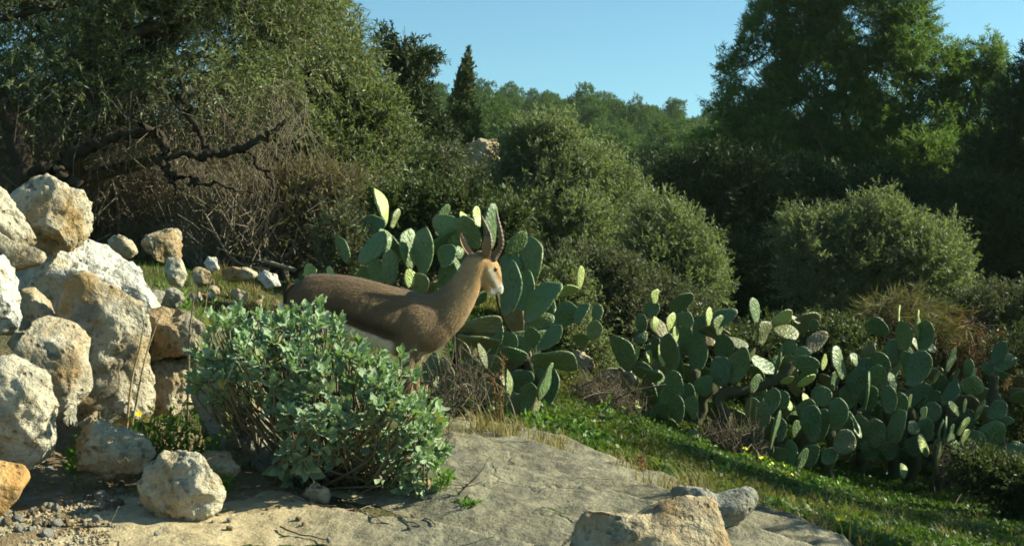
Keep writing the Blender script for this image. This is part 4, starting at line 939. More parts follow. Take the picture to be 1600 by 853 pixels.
rcx = [(1319,593,1300.5,544,27,1,'pad',-.2),(1284,579,1290,554,13,1,Y_),(1340,572,1331,551,26,1),(1387,525,1361,500,24,0),(1410.6,549,1415,504.5,23,0,'pad',-.15),(1405,509,1402.5,477.6,7,1,Y_),(1433,530,1436,485,13,1,Y_),(1441,553,1449,504.5,20,0,'pad',-.15),
 (1412,554,1449,566,20,1,Y_,.1),(1422,605,1441,554,34,0,'pad',-.25),(1389.6,581,1364,554,26,0),(1378,610,1368.5,572.5,26,0,'pad',-.15),(1396.6,612,1392,582,26,1),(1351,642,1360,582,9,1,'pad',-.3),(1338,624,1338,577,32,0),(1389.6,647,1387,606.5,24,0,'pad',-.25),
 (1381,661,1387,630,7,1),(1421,641,1419,616,12,1,Y_),(1443.5,661,1443.5,634.6,17,1,Y_),(1394.6,695,1404,639,18,0,'pad',-.2),(1370,702,1368,657,30,0),(1340,702,1345,652,34,0),(1430,714,1423,684,24,0),(1451,712,1434,684,20,1,Y_),(1412,748,1412,722.5,17,1,Y_,-.3),
 (1423,679,1430,660,18,0),(1320,640,1330,600,30,0),(1360,640,1352,606,28,0),(1410,650,1400,610,26,0),(1325,690,1318,650,26,0),(1358,720,1362,690,26,0),(1390,720,1388,690,26,0),(1345,600,1352,560,26,0),(1395,570,1398,530,26,0),(1425,585,1420,550,26,0),(1300,610,1306,580,20,1)]
cactus('prickly pear with crowded broad pads below the dry grass mound', (1370, 755), 11.2, rcx, 44, 704,
       [[(1345, 750), (1345, 700), (1340, 640)], [(1395, 755), (1396, 700), (1388, 640)], [(1425, 755), (1428, 700), (1420, 640)]], 'prickly pears of the long thicket')
rd = [(1457.6,600,1468,579.5,9,1,Y_),(1477,581,1492.6,545.5,19,1,'pad',-.1),(1489,598,1496,575,13,1),(1498.5,601,1533.6,600.6,26,0,'pad',-.2),(1510,592,1515,563,11,0),(1519.6,592,1521,575,12,1,Y_),(1550,570,1569,538.5,15,0,'pad',.3),(1552,578,1583,558.5,20,0,'pad',.3),
 (1552,588,1572,585,13,0,'pad',.3),(1550,587,1538,568,16,0,'pad',.35),(1473,633,1496,600.7,16,0,'pad',-.2),(1491,631,1503,612,17,0),(1498.5,649,1484,627.6,12,1,Y_,-.3),(1524,656,1533.6,624,21,1),(1545,656,1569,630,26,0,'pad',-.1),(1505.5,645,1509,622,9,1,Y_),(1466,629,1455,610,24,0),
 (1477,612,1462,592,22,0),(1481,702,1490.7,662.7,19,1,'pad',-.4),(1495,681,1513,651,16,1,Y_,-.4),(1500,695,1514,670,17,1,Y_,-.4),(1486,723,1500,688.5,23,1,'pad',-.4),(1463,742,1467,690,14,1,'pad',-.45),(1468,700,1467,656,13,1,'pad',-.4),(1472,700,1479,651,8,1,'pad',-.4),
 (1526,712,1526,674,26,0,'pad',-.25),(1542,700,1552,660,34,0,'pad',-.1),(1561,693,1563,665,14,0),(1573,707,1598.6,695.5,24,0,'pad',-.2),(1554,709,1573,702.6,18,0),(1545,728,1550,695,34,0),(1560,667,1580,653,13,0),(1455,660,1460,630,24,0),(1515,670,1510,640,24,0),(1500,660,1490,640,22,0),
 (1530,740,1522,706,26,0),(1565,735,1572,708,24,0),(1480,660,1474,630,22,0),(1505,740,1508,706,22,0),(1450,690,1446,655,22,0)]
cactus('prickly pear with a pale fan of upright pads at thicket end', (1490, 760), 11.3, rd, 42, 705,
       [[(1463, 755, -.3), (1464, 720, -.4), (1467, 690, -.4)], [(1525, 755), (1528, 710), (1530, 670)], [(1560, 745), (1562, 700), (1556, 640), (1551, 590)], [(1490, 755), (1485, 700), (1480, 640)]], 'prickly pears of the long thicket')
# ------------------------------------------------------------------ gazelle
GD = 6.1; GK = FPX / GD; GYAW = math.radians(1); GX0 = 585.0
gx0 = (GX0 - 800) / GK; gbase = np.array([gx0, GD, float(top_xy(np.array([gx0]), np.array([GD]))[0])])
gaz = thing('gazelle', gbase, 'brown gazelle with white belly and ringed horns looking away past the cactus', 'gazelle')
CG, SG = math.cos(GYAW), math.sin(GYAW)
def GP(px, py, lat=0.0, ahead=0.0):
    """photo profile px -> world; lat = metres to the animal's left (away from the camera)"""
    u = (px - GX0) / GK / CG
    d = GD + u * SG + lat * CG
    x = gx0 + u * CG - lat * SG
    return np.array([x, d, CAMZ - (py - 426.5) / FPX * (GD + u * SG)])
def loft(g, secs, yaw=0.0, n=20):
    """secs: (px, py, half_h px, half_w m, lat m)"""
    secs = [tuple(list(q) + [0.0] * (5 - len(q))) for q in secs]; secs = [tuple(q) for q in bez(np.array(secs, float), 4 * (len(secs) - 1))]
    C = np.array([GP(s[0], s[1], s[4] if len(s) > 4 else 0) for s in secs]); tan = nrm(np.gradient(C, axis=0))
    lat0 = np.array([-math.sin(GYAW + yaw), math.cos(GYAW + yaw), 0]); an = np.arange(n) / n * 2 * np.pi; rows = []
    for c, t_, s in zip(C, tan, secs):
        la = nrm(lat0 - t_ * (lat0 @ t_)); up = nrm(np.cross(la, t_)); up = up if (up[2] > 0 or abs(up[2]) < .2 and up[0] > 0) else -up
        rows.append(c + np.cos(an)[:, None] * la * s[3] + np.sin(an)[:, None] * up * s[2] / GK)
    V = np.concatenate(rows); m = len(secs); i, j = np.meshgrid(np.arange(m - 1), np.arange(n), indexing='ij')
    Q = np.stack([i * n + j, i * n + (j + 1) % n, (i + 1) * n + (j + 1) % n, (i + 1) * n + j], -1).reshape(-1, 4)
    V = np.concatenate([V, C[[0]] , C[[-1]]]); a_, b_ = len(V) - 2, len(V) - 1
    T = [[a_, (j + 1) % n, j] for j in range(n)] + [[b_, (m - 1) * n + j, (m - 1) * n + (j + 1) % n] for j in range(n)]
    g.add(V, Q, T)
gb = Geo()
def TB(x, t_, b_, w): return (x, (t_ + b_) / 2, (b_ - t_) / 2, w)
loft(gb, [TB(443, 460, 480, .020), TB(447, 447, 497, .055), TB(455, 438, 512, .082), TB(466, 432, 526, .100), TB(484, 428.5, 535, .114), TB(508, 427.5, 536, .121), TB(538, 430, 530, .122), TB(570, 437, 536, .123), TB(604, 446, 549, .121), TB(634, 452, 557, .112), TB(660, 456, 554, .100), TB(682, 459, 540, .082), TB(698, 464, 524, .060)])
loft(gb, [(668, 502, 44, .085), (692, 489, 37, .070), (710, 472, 30.5, .058), (724, 452, 25.5, .050), (735, 431, 22, .046), (743, 414, 20, .045), (750, 402, 16, .040)])
HY = math.radians(26)
def hl(px): return math.tan(HY) * (px - 745) / GK
loft(gb, [(742, 399, 9, .028, hl(742)), (748, 404, 15, .040, hl(748)), (757, 415, 20, .050, hl(757)), (763.5, 425, 20.5, .050, hl(763.5)), (769, 435, 17, .041, hl(769)), (774, 444.5, 12.5, .031, hl(774)), (778, 452, 9.5, .027, hl(778)), (780, 457.5, 7, .021, hl(780)), (780.5, 460, 3.5, .012, hl(780.5))], HY)
loft(gb, [(753, 432, 10, .028, hl(753)), (760, 445, 8, .026, hl(760)), (767, 455, 7, .021, hl(767)), (772, 460.5, 5, .016, hl(772))], HY)     # jaw
def leg(pts, rad, lat):
    p = [GP(a_[0], a_[1], lat * (a_[2] if len(a_) > 2 else 1)) for a_ in pts]
    f = p[-1]; zt = float(top_xy(np.array([f[0]]), np.array([f[1]]))[0]); z1 = p[2][2]; z0 = f[2]
    for q in p[3:]: q[2] = z1 + (q[2] - z1) * (zt + .012 - z1) / (z0 - z1)
    q = bez(p, 5 * len(p)); tube(gb, q, np.interp(np.linspace(0, 1, len(q)), np.linspace(0, 1, len(rad)), rad), 12); return p
feet = []
for lat, dx in ((-.042, 0), (.042, 9)):
    feet.append(leg([(662 + dx, 482), (652 + dx, 510), (643 + dx, 540), (637 + dx, 562), (639 + dx, 600), (641 + dx, 622), (640 + dx, 655), (645 + dx, 668), (648 + dx, 678)], [.015, .052, .054, .040, .022, .022, .0135, .0155, .019], lat))
for lat, dx in ((-.040, 0), (.040, -8)):
    feet.append(leg([(474 + dx, 452), (480 + dx, 478), (486 + dx, 510), (488 + dx, 540), (468 + dx, 580), (458 + dx, 602), (462 + dx, 640), (467 + dx, 655), (471 + dx, 664)], [.02, .072, .088, .066, .030, .022, .0145, .0155, .019], lat))
V, F = gb.get(); me = mesh('tmp', V, F); to = bpy.data.objects.new('tmp', me); COL.objects.link(to)
md = to.modifiers.new('r', 'REMESH'); md.mode = 'VOXEL'; md.voxel_size = .0055
ms = to.modifiers.new('s', 'SMOOTH'); ms.factor = .5; ms.iterations = 9
dg = bpy.context.evaluated_depsgraph_get(); dg.update(); em = to.evaluated_get(dg).to_mesh()
nv = len(em.vertices); BV = np.zeros(nv * 3, np.float32); em.vertices.foreach_get('co', BV); BV = BV.reshape(-1, 3).astype(float)
BF = np.array([list(p.vertices) for p in em.polygons]); to.to_mesh_clear() if False else None
bpy.data.objects.remove(to)
# muscle relief: hollow before the haunch, shoulder edge, faint ribs
_rel = BV - (gx0, GD, 0); _u = GX0 + (_rel[:, 0] * CG + _rel[:, 1] * SG) * CG * GK; _z = 426.5 - (BV[:, 2] - CAMZ) * FPX / GD; _l = -_rel[:, 0] * SG + _rel[:, 1] * CG
_d = -.012 * np.exp(-((_u - 527) / 13) ** 2 - ((_z - 490) / 26) ** 2) + .007 * np.exp(-((_u - 492) / 18) ** 2 - ((_z - 485) / 30) ** 2) - .008 * np.exp(-((_u - 628 + (_z - 500) * .25) / 7) ** 2 - ((_z - 505) / 30) ** 2)
_d += .006 * np.exp(-((_u - 655) / 14) ** 2 - ((_z - 500) / 32) ** 2) - .006 * np.exp(-((_u - 690 + (_z - 490) * .5) / 8) ** 2 - ((_z - 490) / 25) ** 2) + .0022 * np.sin((_u + (_z - 490) * .5) / 2.6) * np.exp(-((_u - 585) / 32) ** 2 - ((_z - 495) / 30) ** 2)
BV[:, 1] += np.sign(_l) * _d * (np.abs(_l) > .02) + 0
# coat pattern (own colours, sunlight painted on neck and face) per vertex, in profile coordinates
rel = BV - (gx0, GD, 0); u = rel[:, 0] * CG + rel[:, 1] * SG; lat = -rel[:, 0] * SG + rel[:, 1] * CG
qx = GX0 + u * CG * GK; qy = 426.5 - (BV[:, 2] - CAMZ) * FPX / (GD + u * SG)
def sst(a_, b_, x): t_ = np.clip((x - a_) / (b_ - a_), 0, 1); return t_ * t_ * (3 - 2 * t_)
def mixc(c, d_, f): return c * (1 - f[:, None]) + np.array(d_) * f[:, None]
nz = fbm(BV * 14, 3) * 3; brown = np.array([.145, .096, .053])
C = np.tile(brown, (nv, 1))
C = mixc(C, (.25, .165, .092), sst(560, 690, qx) * .7)
C = mixc(C, (.095, .058, .034), sst(470, 500, qx) * (1 - sst(525, 560, qx)) * (1 - sst(470, 510, qy)) * .55)
C = mixc(C, (.105, .062, .035), np.exp(-((qy - (420 + (qx - 440) * .06)) / 22) ** 2) * (qx < 690) * .35)
sl = 499 + (qx - 527) * .372                         # lower edge of the dark flank stripe
C = mixc(C, (.050, .032, .020), np.exp(-((qy - sl + 12) / 11) ** 2) * sst(500, 535, qx) * (1 - sst(610, 640, qx)) * .85)
C = mixc(C, (.74, .69, .58), sst(-1.0, 1.2, qy - sl + nz * .6) * sst(503, 518, qx) * (1 - sst(612, 622, qx)))
under = sst(545, 551, qy - (qx - 660) * .2 + nz) * sst(640, 650, qx) * (1 - sst(680, 700, qx)); C = mixc(C, (.55, .48, .36), under * .8 * (np.abs(lat) < .05) * (qy < 560))
nk = sst(690, 725, qx) * (1 - sst(548, 560, qy)); C = mixc(C, (.43, .275, .14), nk * .9)  # tan neck, raised to carry the sun on it
C = mixc(C, (.48, .29, .125), sst(735, 752, qx) * (qy < 480))  # orange face, brightened the same way
C = mixc(C, (.13, .085, .05), sst(0, 7, (qx - 742) * .0 + (406 - qy)) * (qx > 725) * (qx < 758) * .75)     # dark crown between the ears
thr = (qx - 744) * .80 + (qy - 474) * .55; C = mixc(C, (.58, .49, .35), sst(-3, 5, thr) * (qx < 756) * (qy > 446) * (qy < 505) * .7)
rump = sst(0, 4, 455 - (qy - 440) * .08 - qx); C = mixc(C, (.72, .70, .64), rump * (qy < 515) * (qy > 438))
ax, ay = qx - 757, qy - 410; s_along = ax * .54 + ay * .84; s_perp = ax * .84 - ay * .54        # head axis
hd = (qx > 748) & (qy < 468) & (qy > 392)
C = mixc(C, (.74, .68, .56), hd * sst(10, 16, s_along) * np.exp(-((s_perp - 3.0 + s_along * .12) / 3.4) ** 2) * .95)     # white face stripe
C = mixc(C, (.78, .72, .62), hd * sst(40, 46, s_along + np.abs(s_perp) * .0) * (s_perp < 4))                              # muzzle and chin
C = mixc(C, (.70, .62, .48), hd * sst(453, 458, qy) * .8)
C = mixc(C, (.11, .07, .045), hd * sst(14, 20, s_along) * (1 - sst(40, 46, s_along)) * np.exp(-((s_perp - 9.0 + s_along * .05) / 2.3) ** 2) * .8)   # dark line below the eye
C = mixc(C, (.44, .27, .12), hd * (s_perp > 12) * .9)
C = mixc(C, (.035, .028, .024), hd * np.exp(-(((qx - 782.5) / 2.6) ** 2 + ((qy - 450) / 3.2) ** 2)) * .8)
C = mixc(C, (.035, .03, .025), hd * np.exp(-(((qy - 459 + (qx - 775) * .5) / 1.1) ** 2)) * (qx > 770) * .5)
legm = sst(575, 590, qy); C = mixc(C, (.24, .15, .08), legm * .8)
zf = BV[:, 2] - top_xy(BV[:, 0], BV[:, 1]); C = mixc(C, (.03, .025, .02), (zf < .03) & (qy > 620))
C *= (1 + .16 * fbm(BV * 9, 3) + .12 * fbm(BV * 30, 3) + .12 * fbm(BV * (25, 25, 90), 2))[:, None]
t = NT('gazelle coat'); at = t.n('VertexColor'); at.layer_name = 'coat'
nzv = t.noise(t.pos((60, 60, 110)), 4.5, 4, .6); nb = t.noise(t.pos((1, 1, 1)), 9, 3)
col = t.mix(.4, at.outputs[0], t.ramp(nzv, [(.3, .6), (.7, 1.0)]), 'MULTIPLY')
M['coat'] = t.finish(col, .82, t.bump(t.math('ADD', nzv, t.math('MULTIPLY', nb, .8)), .4, .006), .15, Sheen_Weight=.12)
body = obj('body', BV, BF, M['coat'], gaz, smooth=True)
ca = body.data.color_attributes.new('coat', 'FLOAT_COLOR', 'POINT')
ca.data.foreach_set('color', np.concatenate([np.clip(C, 0, 1), np.ones((nv, 1))], 1).astype(np.float32).ravel())
# short fur lying back along the body
rf = np.random.default_rng(23); cen = BV[BF[:, :3]].mean(1); e1 = BV[BF[:, 1]] - BV[BF[:, 0]]; e2 = BV[BF[:, -1]] - BV[BF[:, 0]]; fn = nrm(np.cross(e1, e2))
sel = rf.choice(len(BF), min(len(BF), 60000), replace=False) if len(BF) > 60000 else np.arange(len(BF)); sel = sel[(cen[sel, 2] - top_xy(cen[sel, 0], cen[sel, 1])) > .05]
p0 = cen[sel] + rf.normal(size=(len(sel), 3)) * .0015; nn_ = fn[sel]; hx = (cen[sel][:, 0] > GP(735, 0)[0])
flow = np.where(hx[:, None], np.array([-.4, 0, -.5]), np.array([-.8, 0, -.45])) + rf.normal(size=(len(sel), 3)) * .22; flow = nrm(flow - nn_ * (flow * nn_).sum(1, keepdims=True))
Lh = np.where(hx, .006, .013) * rf.uniform(.6, 1.3, len(sel)); sd_ = np.cross(flow, nn_) * .0011; tipp = p0 + flow * Lh[:, None] + nn_ * (Lh * rf.uniform(.12, .4, len(sel)))[:, None]
HV = np.stack([p0 - sd_, p0 + sd_, tipp], 1).reshape(-1, 3); fur = obj('fur', HV, np.arange(len(HV)).reshape(-1, 3), M['coat'], gaz); fur['kind'] = 'stuff'
hc_ = np.clip(C[BF[sel, 0]] * rf.uniform(.72, 1.3, (len(sel), 1)), 0, 1); hc_ = np.repeat(hc_, 3, 0); fa = fur.data.color_attributes.new('coat', 'FLOAT_COLOR', 'POINT')
fa.data.foreach_set('color', np.concatenate([hc_, np.ones((len(hc_), 1))], 1).astype(np.float32).ravel())
# horns: ringed, S-curved
t = NT('horn'); t_h = t.noise(t.pos(), 60, 4); M['horn'] = t.finish(t.mix(t_h, (.055, .036, .024), (.17, .115, .075)), .5, t.bump(t_h, .3, .003), .4)
def horn(pts, lats, r0):
    p = bez([GP(a_[0], a_[1], l) for a_, l in zip(pts, lats)], 130); s = np.linspace(0, 1, len(p))
    rad = r0 * (1 - s) ** .62 + .002; ring = np.abs(np.sin(s ** .92 * np.pi * 15)) ** .7
    rad = rad * (1 + .17 * (ring - .5) * (s < .86)); g = Geo(); tube(g, p, rad, 14); V, F = g.get()
    return obj('horn', V, F, M['horn'], gaz, smooth=True)
hc = hl(768)
horn([(771, 405), (776, 396), (783, 382), (782, 364), (778, 345), (775, 328)], [hc - .030, hc - .032, hc - .042, hc - .050, hc - .050, hc - .045], .0165)
horn([(758, 402), (761, 392), (766, 378), (763, 362), (757, 348), (752, 336)], [hc + .030, hc + .034, hc + .045, hc + .055, hc + .058, hc + .055], .0155)
# ears: cupped blades
t = NT('ear'); gg = t.n('NewGeometry'); uvx = t.n('VertexColor'); uvx.layer_name = 'inner'
M['ear'] = t.finish(uvx.outputs[0], .8, None, .15)
def ear(base, tip, lb, lt, w, open_dir):
    A_, B_ = GP(*base, lb), GP(*tip, lt); ax = B_ - A_; L = np.linalg.norm(ax); ax /= L
    op = nrm(np.array(open_dir) - ax * (np.array(open_dir) @ ax)); sd = np.cross(ax, op); n, m = 13, 9; V = []; Ci = []
    for lay in (0, 1):
        for i in range(n):
            s = i / (n - 1); ww = w * (math.sin(math.pi * min(1, (s * .88 + .12))) ** .75) * (.55 if s < .02 else 1); cup = (.9 - .45 * s)
            for j in range(m):
                v = (j / (m - 1) - .5) * 2; an = v * (1.15 * cup + .25)
                V.append(A_ + ax * (s * L + .003 * 0) + sd * math.sin(an) * ww * .62 - op * (math.cos(an)) * ww * .45 - op * (.0035 if lay else 0) * (1 - s * .6))
                inner = np.array([.36, .22, .12]) * (1 - .35 * math.exp(-(v / .35) ** 2)); outer = np.array([.20, .125, .07]) * (1.0 - .5 * (s > .8))
                edge = abs(v) > .85
                Ci.append(np.array([.10, .065, .04]) if edge and s > .3 else (outer if lay else inner))
    Q = []
    for lay in (0, 1):
        for i in range(n - 1):
            for j in range(m - 1):
                a_ = lay * n * m + i * m + j; q = [a_, a_ + 1, a_ + m + 1, a_ + m]; Q.append(q if lay else q[::-1])
    for i in range(n - 1):
        for j in (0, m - 1):
            a_ = i * m + j; Q.append([a_, a_ + m, a_ + m + n * m, a_ + n * m])
    o = obj('ear', np.array(V), np.array(Q), M['ear'], gaz, smooth=True)
    c_ = o.data.color_attributes.new('inner', 'FLOAT_COLOR', 'POINT')
    c_.data.foreach_set('color', np.concatenate([np.array(Ci), np.ones((len(Ci), 1))], 1).astype(np.float32).ravel()); return o
ear((760, 402), (765, 361), hl(757) - .034, hl(757) - .070, .050, (.45, .85, .1))
ear((741, 402), (719, 361), hl(745) + .03, hl(745) + .08, .054, (.75, -.6, .2))
# eye and tail
ev = ico(3)[0]; g = Geo(); ec = GP(773.0, 421, hl(773) - .047); g.add(ev * (.0125, .0105, .0125) + ec, T=ico(3)[1]); V, F = g.get()
obj('eye', V, F, NT('eye').finish((.012, .009, .007), .12, None, .6), gaz, smooth=True)
g = Geo(); q = bez([GP(458, 444, -.02), GP(450, 453, -.046), GP(449, 470, -.064), GP(453, 492, -.088)], 14); tube(g, q, np.interp(np.linspace(0, 1, len(q)), [0, .3, .8, 1], [.012, .010, .009, .003]), 8); V, F = g.get()
tm = m_bark('dark tail hair', (.03, .02, .014), (.08, .05, .03)); obj('tail', V, F, tm, gaz, smooth=True)
# ------------------------------------------------------------------ sage shrub in front of the gazelle
rg = np.random.default_rng(55); SD0 = 4.68
sage_px = np.array([(300,610),(292,575),(318,530),(325,500),(360,488),(400,484),(440,480),(478,486),(500,480),(530,490),(550,526),(588,546),(626,560),(656,590),(676,630),(690,665),(698,715),(690,752),(692,800),(650,795),(610,775),(575,735),(530,735),(490,745),(455,770),(425,745),(410,690),(370,655),(325,640)], float)
b = G(505, 4.7); sage = thing('sage_shrub', b, 'bushy grey green felt leaved sage shrub growing in front of the gazelle', 'shrub')
def leaf_mesh(k):
    r = np.random.default_rng(800 + k); n, m = 7, 5; V = []
    curl = r.uniform(-.25, .45); fold = r.uniform(.2, .6); tw = r.uniform(-.3, .3)
    for i in range(n):
        s = i / (n - 1); w = .24 * (math.sin(math.pi * (s * .93 + .05)) ** .8) * (1.25 - .5 * s) + .012
        for j in range(m):
            v = (j / (m - 1) - .5) * 2; cr = .06 * math.sin(11 * s + 3 * v + k) * abs(v) + .03 * math.sin(17 * s * (1 if v > 0 else -1) + k)
            x = v * w * (1 + .10 * math.sin(s * 19 + k + v)); y = fold * abs(v) * w + curl * s * s * .5 + cr
            an = tw * s; V.append((x * math.cos(an) - y * math.sin(an) * .3, y + x * math.sin(an), s * (1 - .12 * abs(curl))))
    Q = [[i * m + j, i * m + j + 1, (i + 1) * m + j + 1, (i + 1) * m + j] for i in range(n - 1) for j in range(m - 1)]
    me = mesh('leaf', np.array(V), np.array(Q), True); me.materials.append(M['sage']); return me, np.array(V), np.array(Q)
LM = [leaf_mesh(k) for k in range(6)]
ros = []
def sd_px(x, y): return poly_sd(np.array([x], float), np.array([y], float), sage_px)[0]
cand = []
for q in range(9000):
    x, y = rg.uniform(285, 700), rg.uniform(474, 800); s = sd_px(x, y)
    if s < 3: continue
    tt = min(s / 95.0, 1); bul = math.sqrt(max(0, 1 - (1 - tt) ** 2)); lump = float(pnoise(np.array([[x / 55, y / 55, 1.5]]))[0])
    d = SD0 + .08 - .34 * bul + .20 * lump + (rg.uniform(0, .45) if rg.uniform() < .38 else rg.uniform(-.03, .05))
    if (y > 640 and x < 430): continue
    if y > 740 and x < 600 and rg.uniform() < .3: continue
    p = P(x, y, d)
    if all(((p - c[0]) ** 2).sum() > .030 ** 2 for c in cand): cand.append((p, bul, x, y))
    if len(cand) >= 430: break
for q in range(16):                                        # loose sprigs standing clear of the outline
    k = rg.integers(1, 17); x, y = sage_px[k] + (sage_px[k + 1] - sage_px[k]) * rg.uniform(); cand.append((P(x + rg.uniform(-4, 8), y - rg.uniform(0, 9), SD0 + rg.uniform(-.1, .2)), 0, x, y))
stems = Geo(); allL = []
ctr = P(490, 640, SD0 + .1)
for p, bul, x, y in cand:
    out = nrm((p - ctr) * (1, 1.2, 1)); A_ = nrm(out * .55 + np.array([0, 0, .75]) + rg.normal(size=3) * .22)
    if y > 700: A_ = nrm(A_ + np.array([.1, -.2, -.35]))
    ref = nrm(np.cross(A_, rg.normal(size=3))); r2 = np.cross(A_, ref)
    nl = rg.integers(6, 10); ph = rg.uniform(0, 6.28)
    for k in range(nl):
        an = ph + k * 2.39996; t_ = k / nl; el = math.radians(14 + 52 * t_ + rg.normal() * 14)
        D = nrm(A_ * math.cos(el) + (ref * math.cos(an) + r2 * math.sin(an)) * math.sin(el)); L = (.026 + .042 * t_) * rg.uniform(.65, 1.35)
        org = p - A_ * .032 * t_; nrm_ = nrm(A_ - D * (A_ @ D) + rg.normal(size=3) * .15); nrm_ = nrm(nrm_ - D * (nrm_ @ D)); xx = np.cross(nrm_, D)
        R = np.stack([xx, nrm_, D], 1) * L; allL.append((org, R, rg.integers(6), org[1] - .6 * L + rg.uniform(0, .08), x, y))
    rt = P(rg.uniform(455, 620), 700, SD0 + rg.uniform(.0, .2)); rt[2] = float(top_xy(rt[[0]], rt[[1]])[0])
    if rg.uniform() < .42:
        q = bez([rt, (rt + p) / 2 + np.array([0, .03, -.03]) + rg.normal(size=3) * .02, p - A_ * .07, p], 9); tube(stems, q, np.linspace(.0055, .0025, len(q)), 5)
    else:
        q = bez([p - A_ * .16 - (0, -.03, .04), p - A_ * .07, p], 5); tube(stems, q, np.linspace(.004, .0025, len(q)), 4)
order = np.argsort([l[3] for l in allL]); shown = set(order[:300].tolist()); rest = Geo()
for k, (org, R, vi, dd_, x, y) in enumerate(allL):
    if k in shown:
        m4 = np.eye(4); m4[:3, :3] = R; m4[:3, 3] = org - np.array(sage.location); inst('leaf', LM[vi][0], m4, sage)
    else: rest.add(LM[vi][1] @ R.T + org, LM[vi][2])
V, F = rest.get(); o = obj('foliage', V, F, M['sage'], sage, smooth=True); o['kind'] = 'stuff'
V, F = stems.get(); obj('stems', V, F, M['sagestem'], sage, smooth=True)

# ------------------------------------------------------------------ grass and ground cover
def blades(x, y, h, w, r, lean=.5):
    n = len(x); z = top_xy(x, y) - .004; b_ = np.stack([x, y, z], -1); an = r.uniform(0, 6.28, n); h = np.broadcast_to(h, (n,)) * r.uniform(.5, 1.3, n)
    side = np.stack([np.cos(an), np.sin(an), np.zeros(n)], -1); ln = np.stack([-np.sin(an), np.cos(an), np.zeros(n)], -1) * (r.uniform(-1, 1, n) * lean * h)[:, None]
    up = np.array([0, 0, 1.0]); w = np.broadcast_to(w, (n,))[:, None]
    m = b_ + up * (h * .55)[:, None] + ln * .35; t_ = b_ + up * (h * .95)[:, None] + ln
    V = np.stack([b_ - side * w * .5, b_ + side * w * .5, m - side * w * .4, m + side * w * .4, t_], 1).reshape(-1, 3); k = np.arange(n)[:, None] * 5
    return V, k + np.array([[0, 1, 3, 2]]), k + np.array([[2, 3, 4]])
def region(n, pxr, dr, r, cond=None, offslab=True):
    d = np.sqrt(r.uniform(dr[0] ** 2, dr[1] ** 2, n)); px = r.uniform(pxr[0], pxr[1], n); x = (px - 800) / FPX * d
    k = np.ones(n, bool)
    if offslab: k &= slab_h(x, d)[1] < -.0
    if cond is not None: k &= cond(px, d, x)
    return x[k], d[k]
r5 = np.random.default_rng(91)
x, y = region(105000, (640, 1900), (4.6, 14), r5, lambda px, d, x: (pnoise(np.stack([x * 1.3, d * 1.3, 0 * x], -1)) > -.22) & (d > 5.2) & (px > 640 + (d > 7.2) * 60))
V, Q, T = blades(x, y, .085 * np.clip(1 - (y - 10) * .05, .5, 1), .0065 + .0006 * y, r5, .8)
g = Geo(); g.add(V, Q, T)
x2, y2 = region(60000, (700, 1900), (5.0, 13.0), r5); gl = Geo()     # clover-like low leaves
p = np.stack([x2, y2, top_xy(x2, y2) + r5.uniform(.02, .075, len(x2))], -1); an = nrm(r5.normal(size=p.shape) * (1, 1, .4)); leaves(g, p, an, .035, .026, r5)
V, F = g.get(); tag(obj('grass', V, F, M['grass'], None), 'fresh green grass and clover below the prickly pears', 'grass', kind='stuff')
x, y = region(13000, (-50, 480), (4.4, 11), r5, lambda px, d, x: (pnoise(np.stack([x * 1.9, d * 1.9, 0 * x + 4], -1)) > -.1) & ((d > 7.0) | ((px > 110) & (px < 420))))
V, Q, T = blades(x, y, .06, .006, r5, .8); g = Geo(); g.add(V, Q, T)
V, F = g.get(); tag(obj('grass', V, F, M['grass'], None), 'short grass on the mossy slope behind the stone heap', 'grass', kind='stuff')
g = Geo()
for k in range(210):                                       # loose tufts
    u = r5.uniform(); rx = [(690, 900, 6.0, 7.1), (960, 1130, 5.6, 7.0), (1150, 1400, 5.0, 6.6), (860, 1020, 9.2, 12), (320, 470, 8.2, 10.8), (1450, 1620, 6, 9.5), (1050, 1550, 7.2, 9.6), (1000, 1300, 6.6, 8.4)][k % 8]
    pc, dc = r5.uniform(rx[0], rx[1]), r5.uniform(rx[2], rx[3]); n = int(r5.uniform(8, 60)); x = (pc - 800) / FPX * dc + r5.normal(size=n) * .035; y = dc + r5.normal(size=n) * .035
    V, Q, T = blades(x, y, r5.uniform(.04, .13), .003 + .0003 * dc, r5, 1.2); g.add(V, Q, T)
V, F = g.get(); tag(obj('dry_grass', V, F, M['grass_dry'], None), 'straw coloured dry grass tufts along the slab edges', 'grass', kind='stuff')

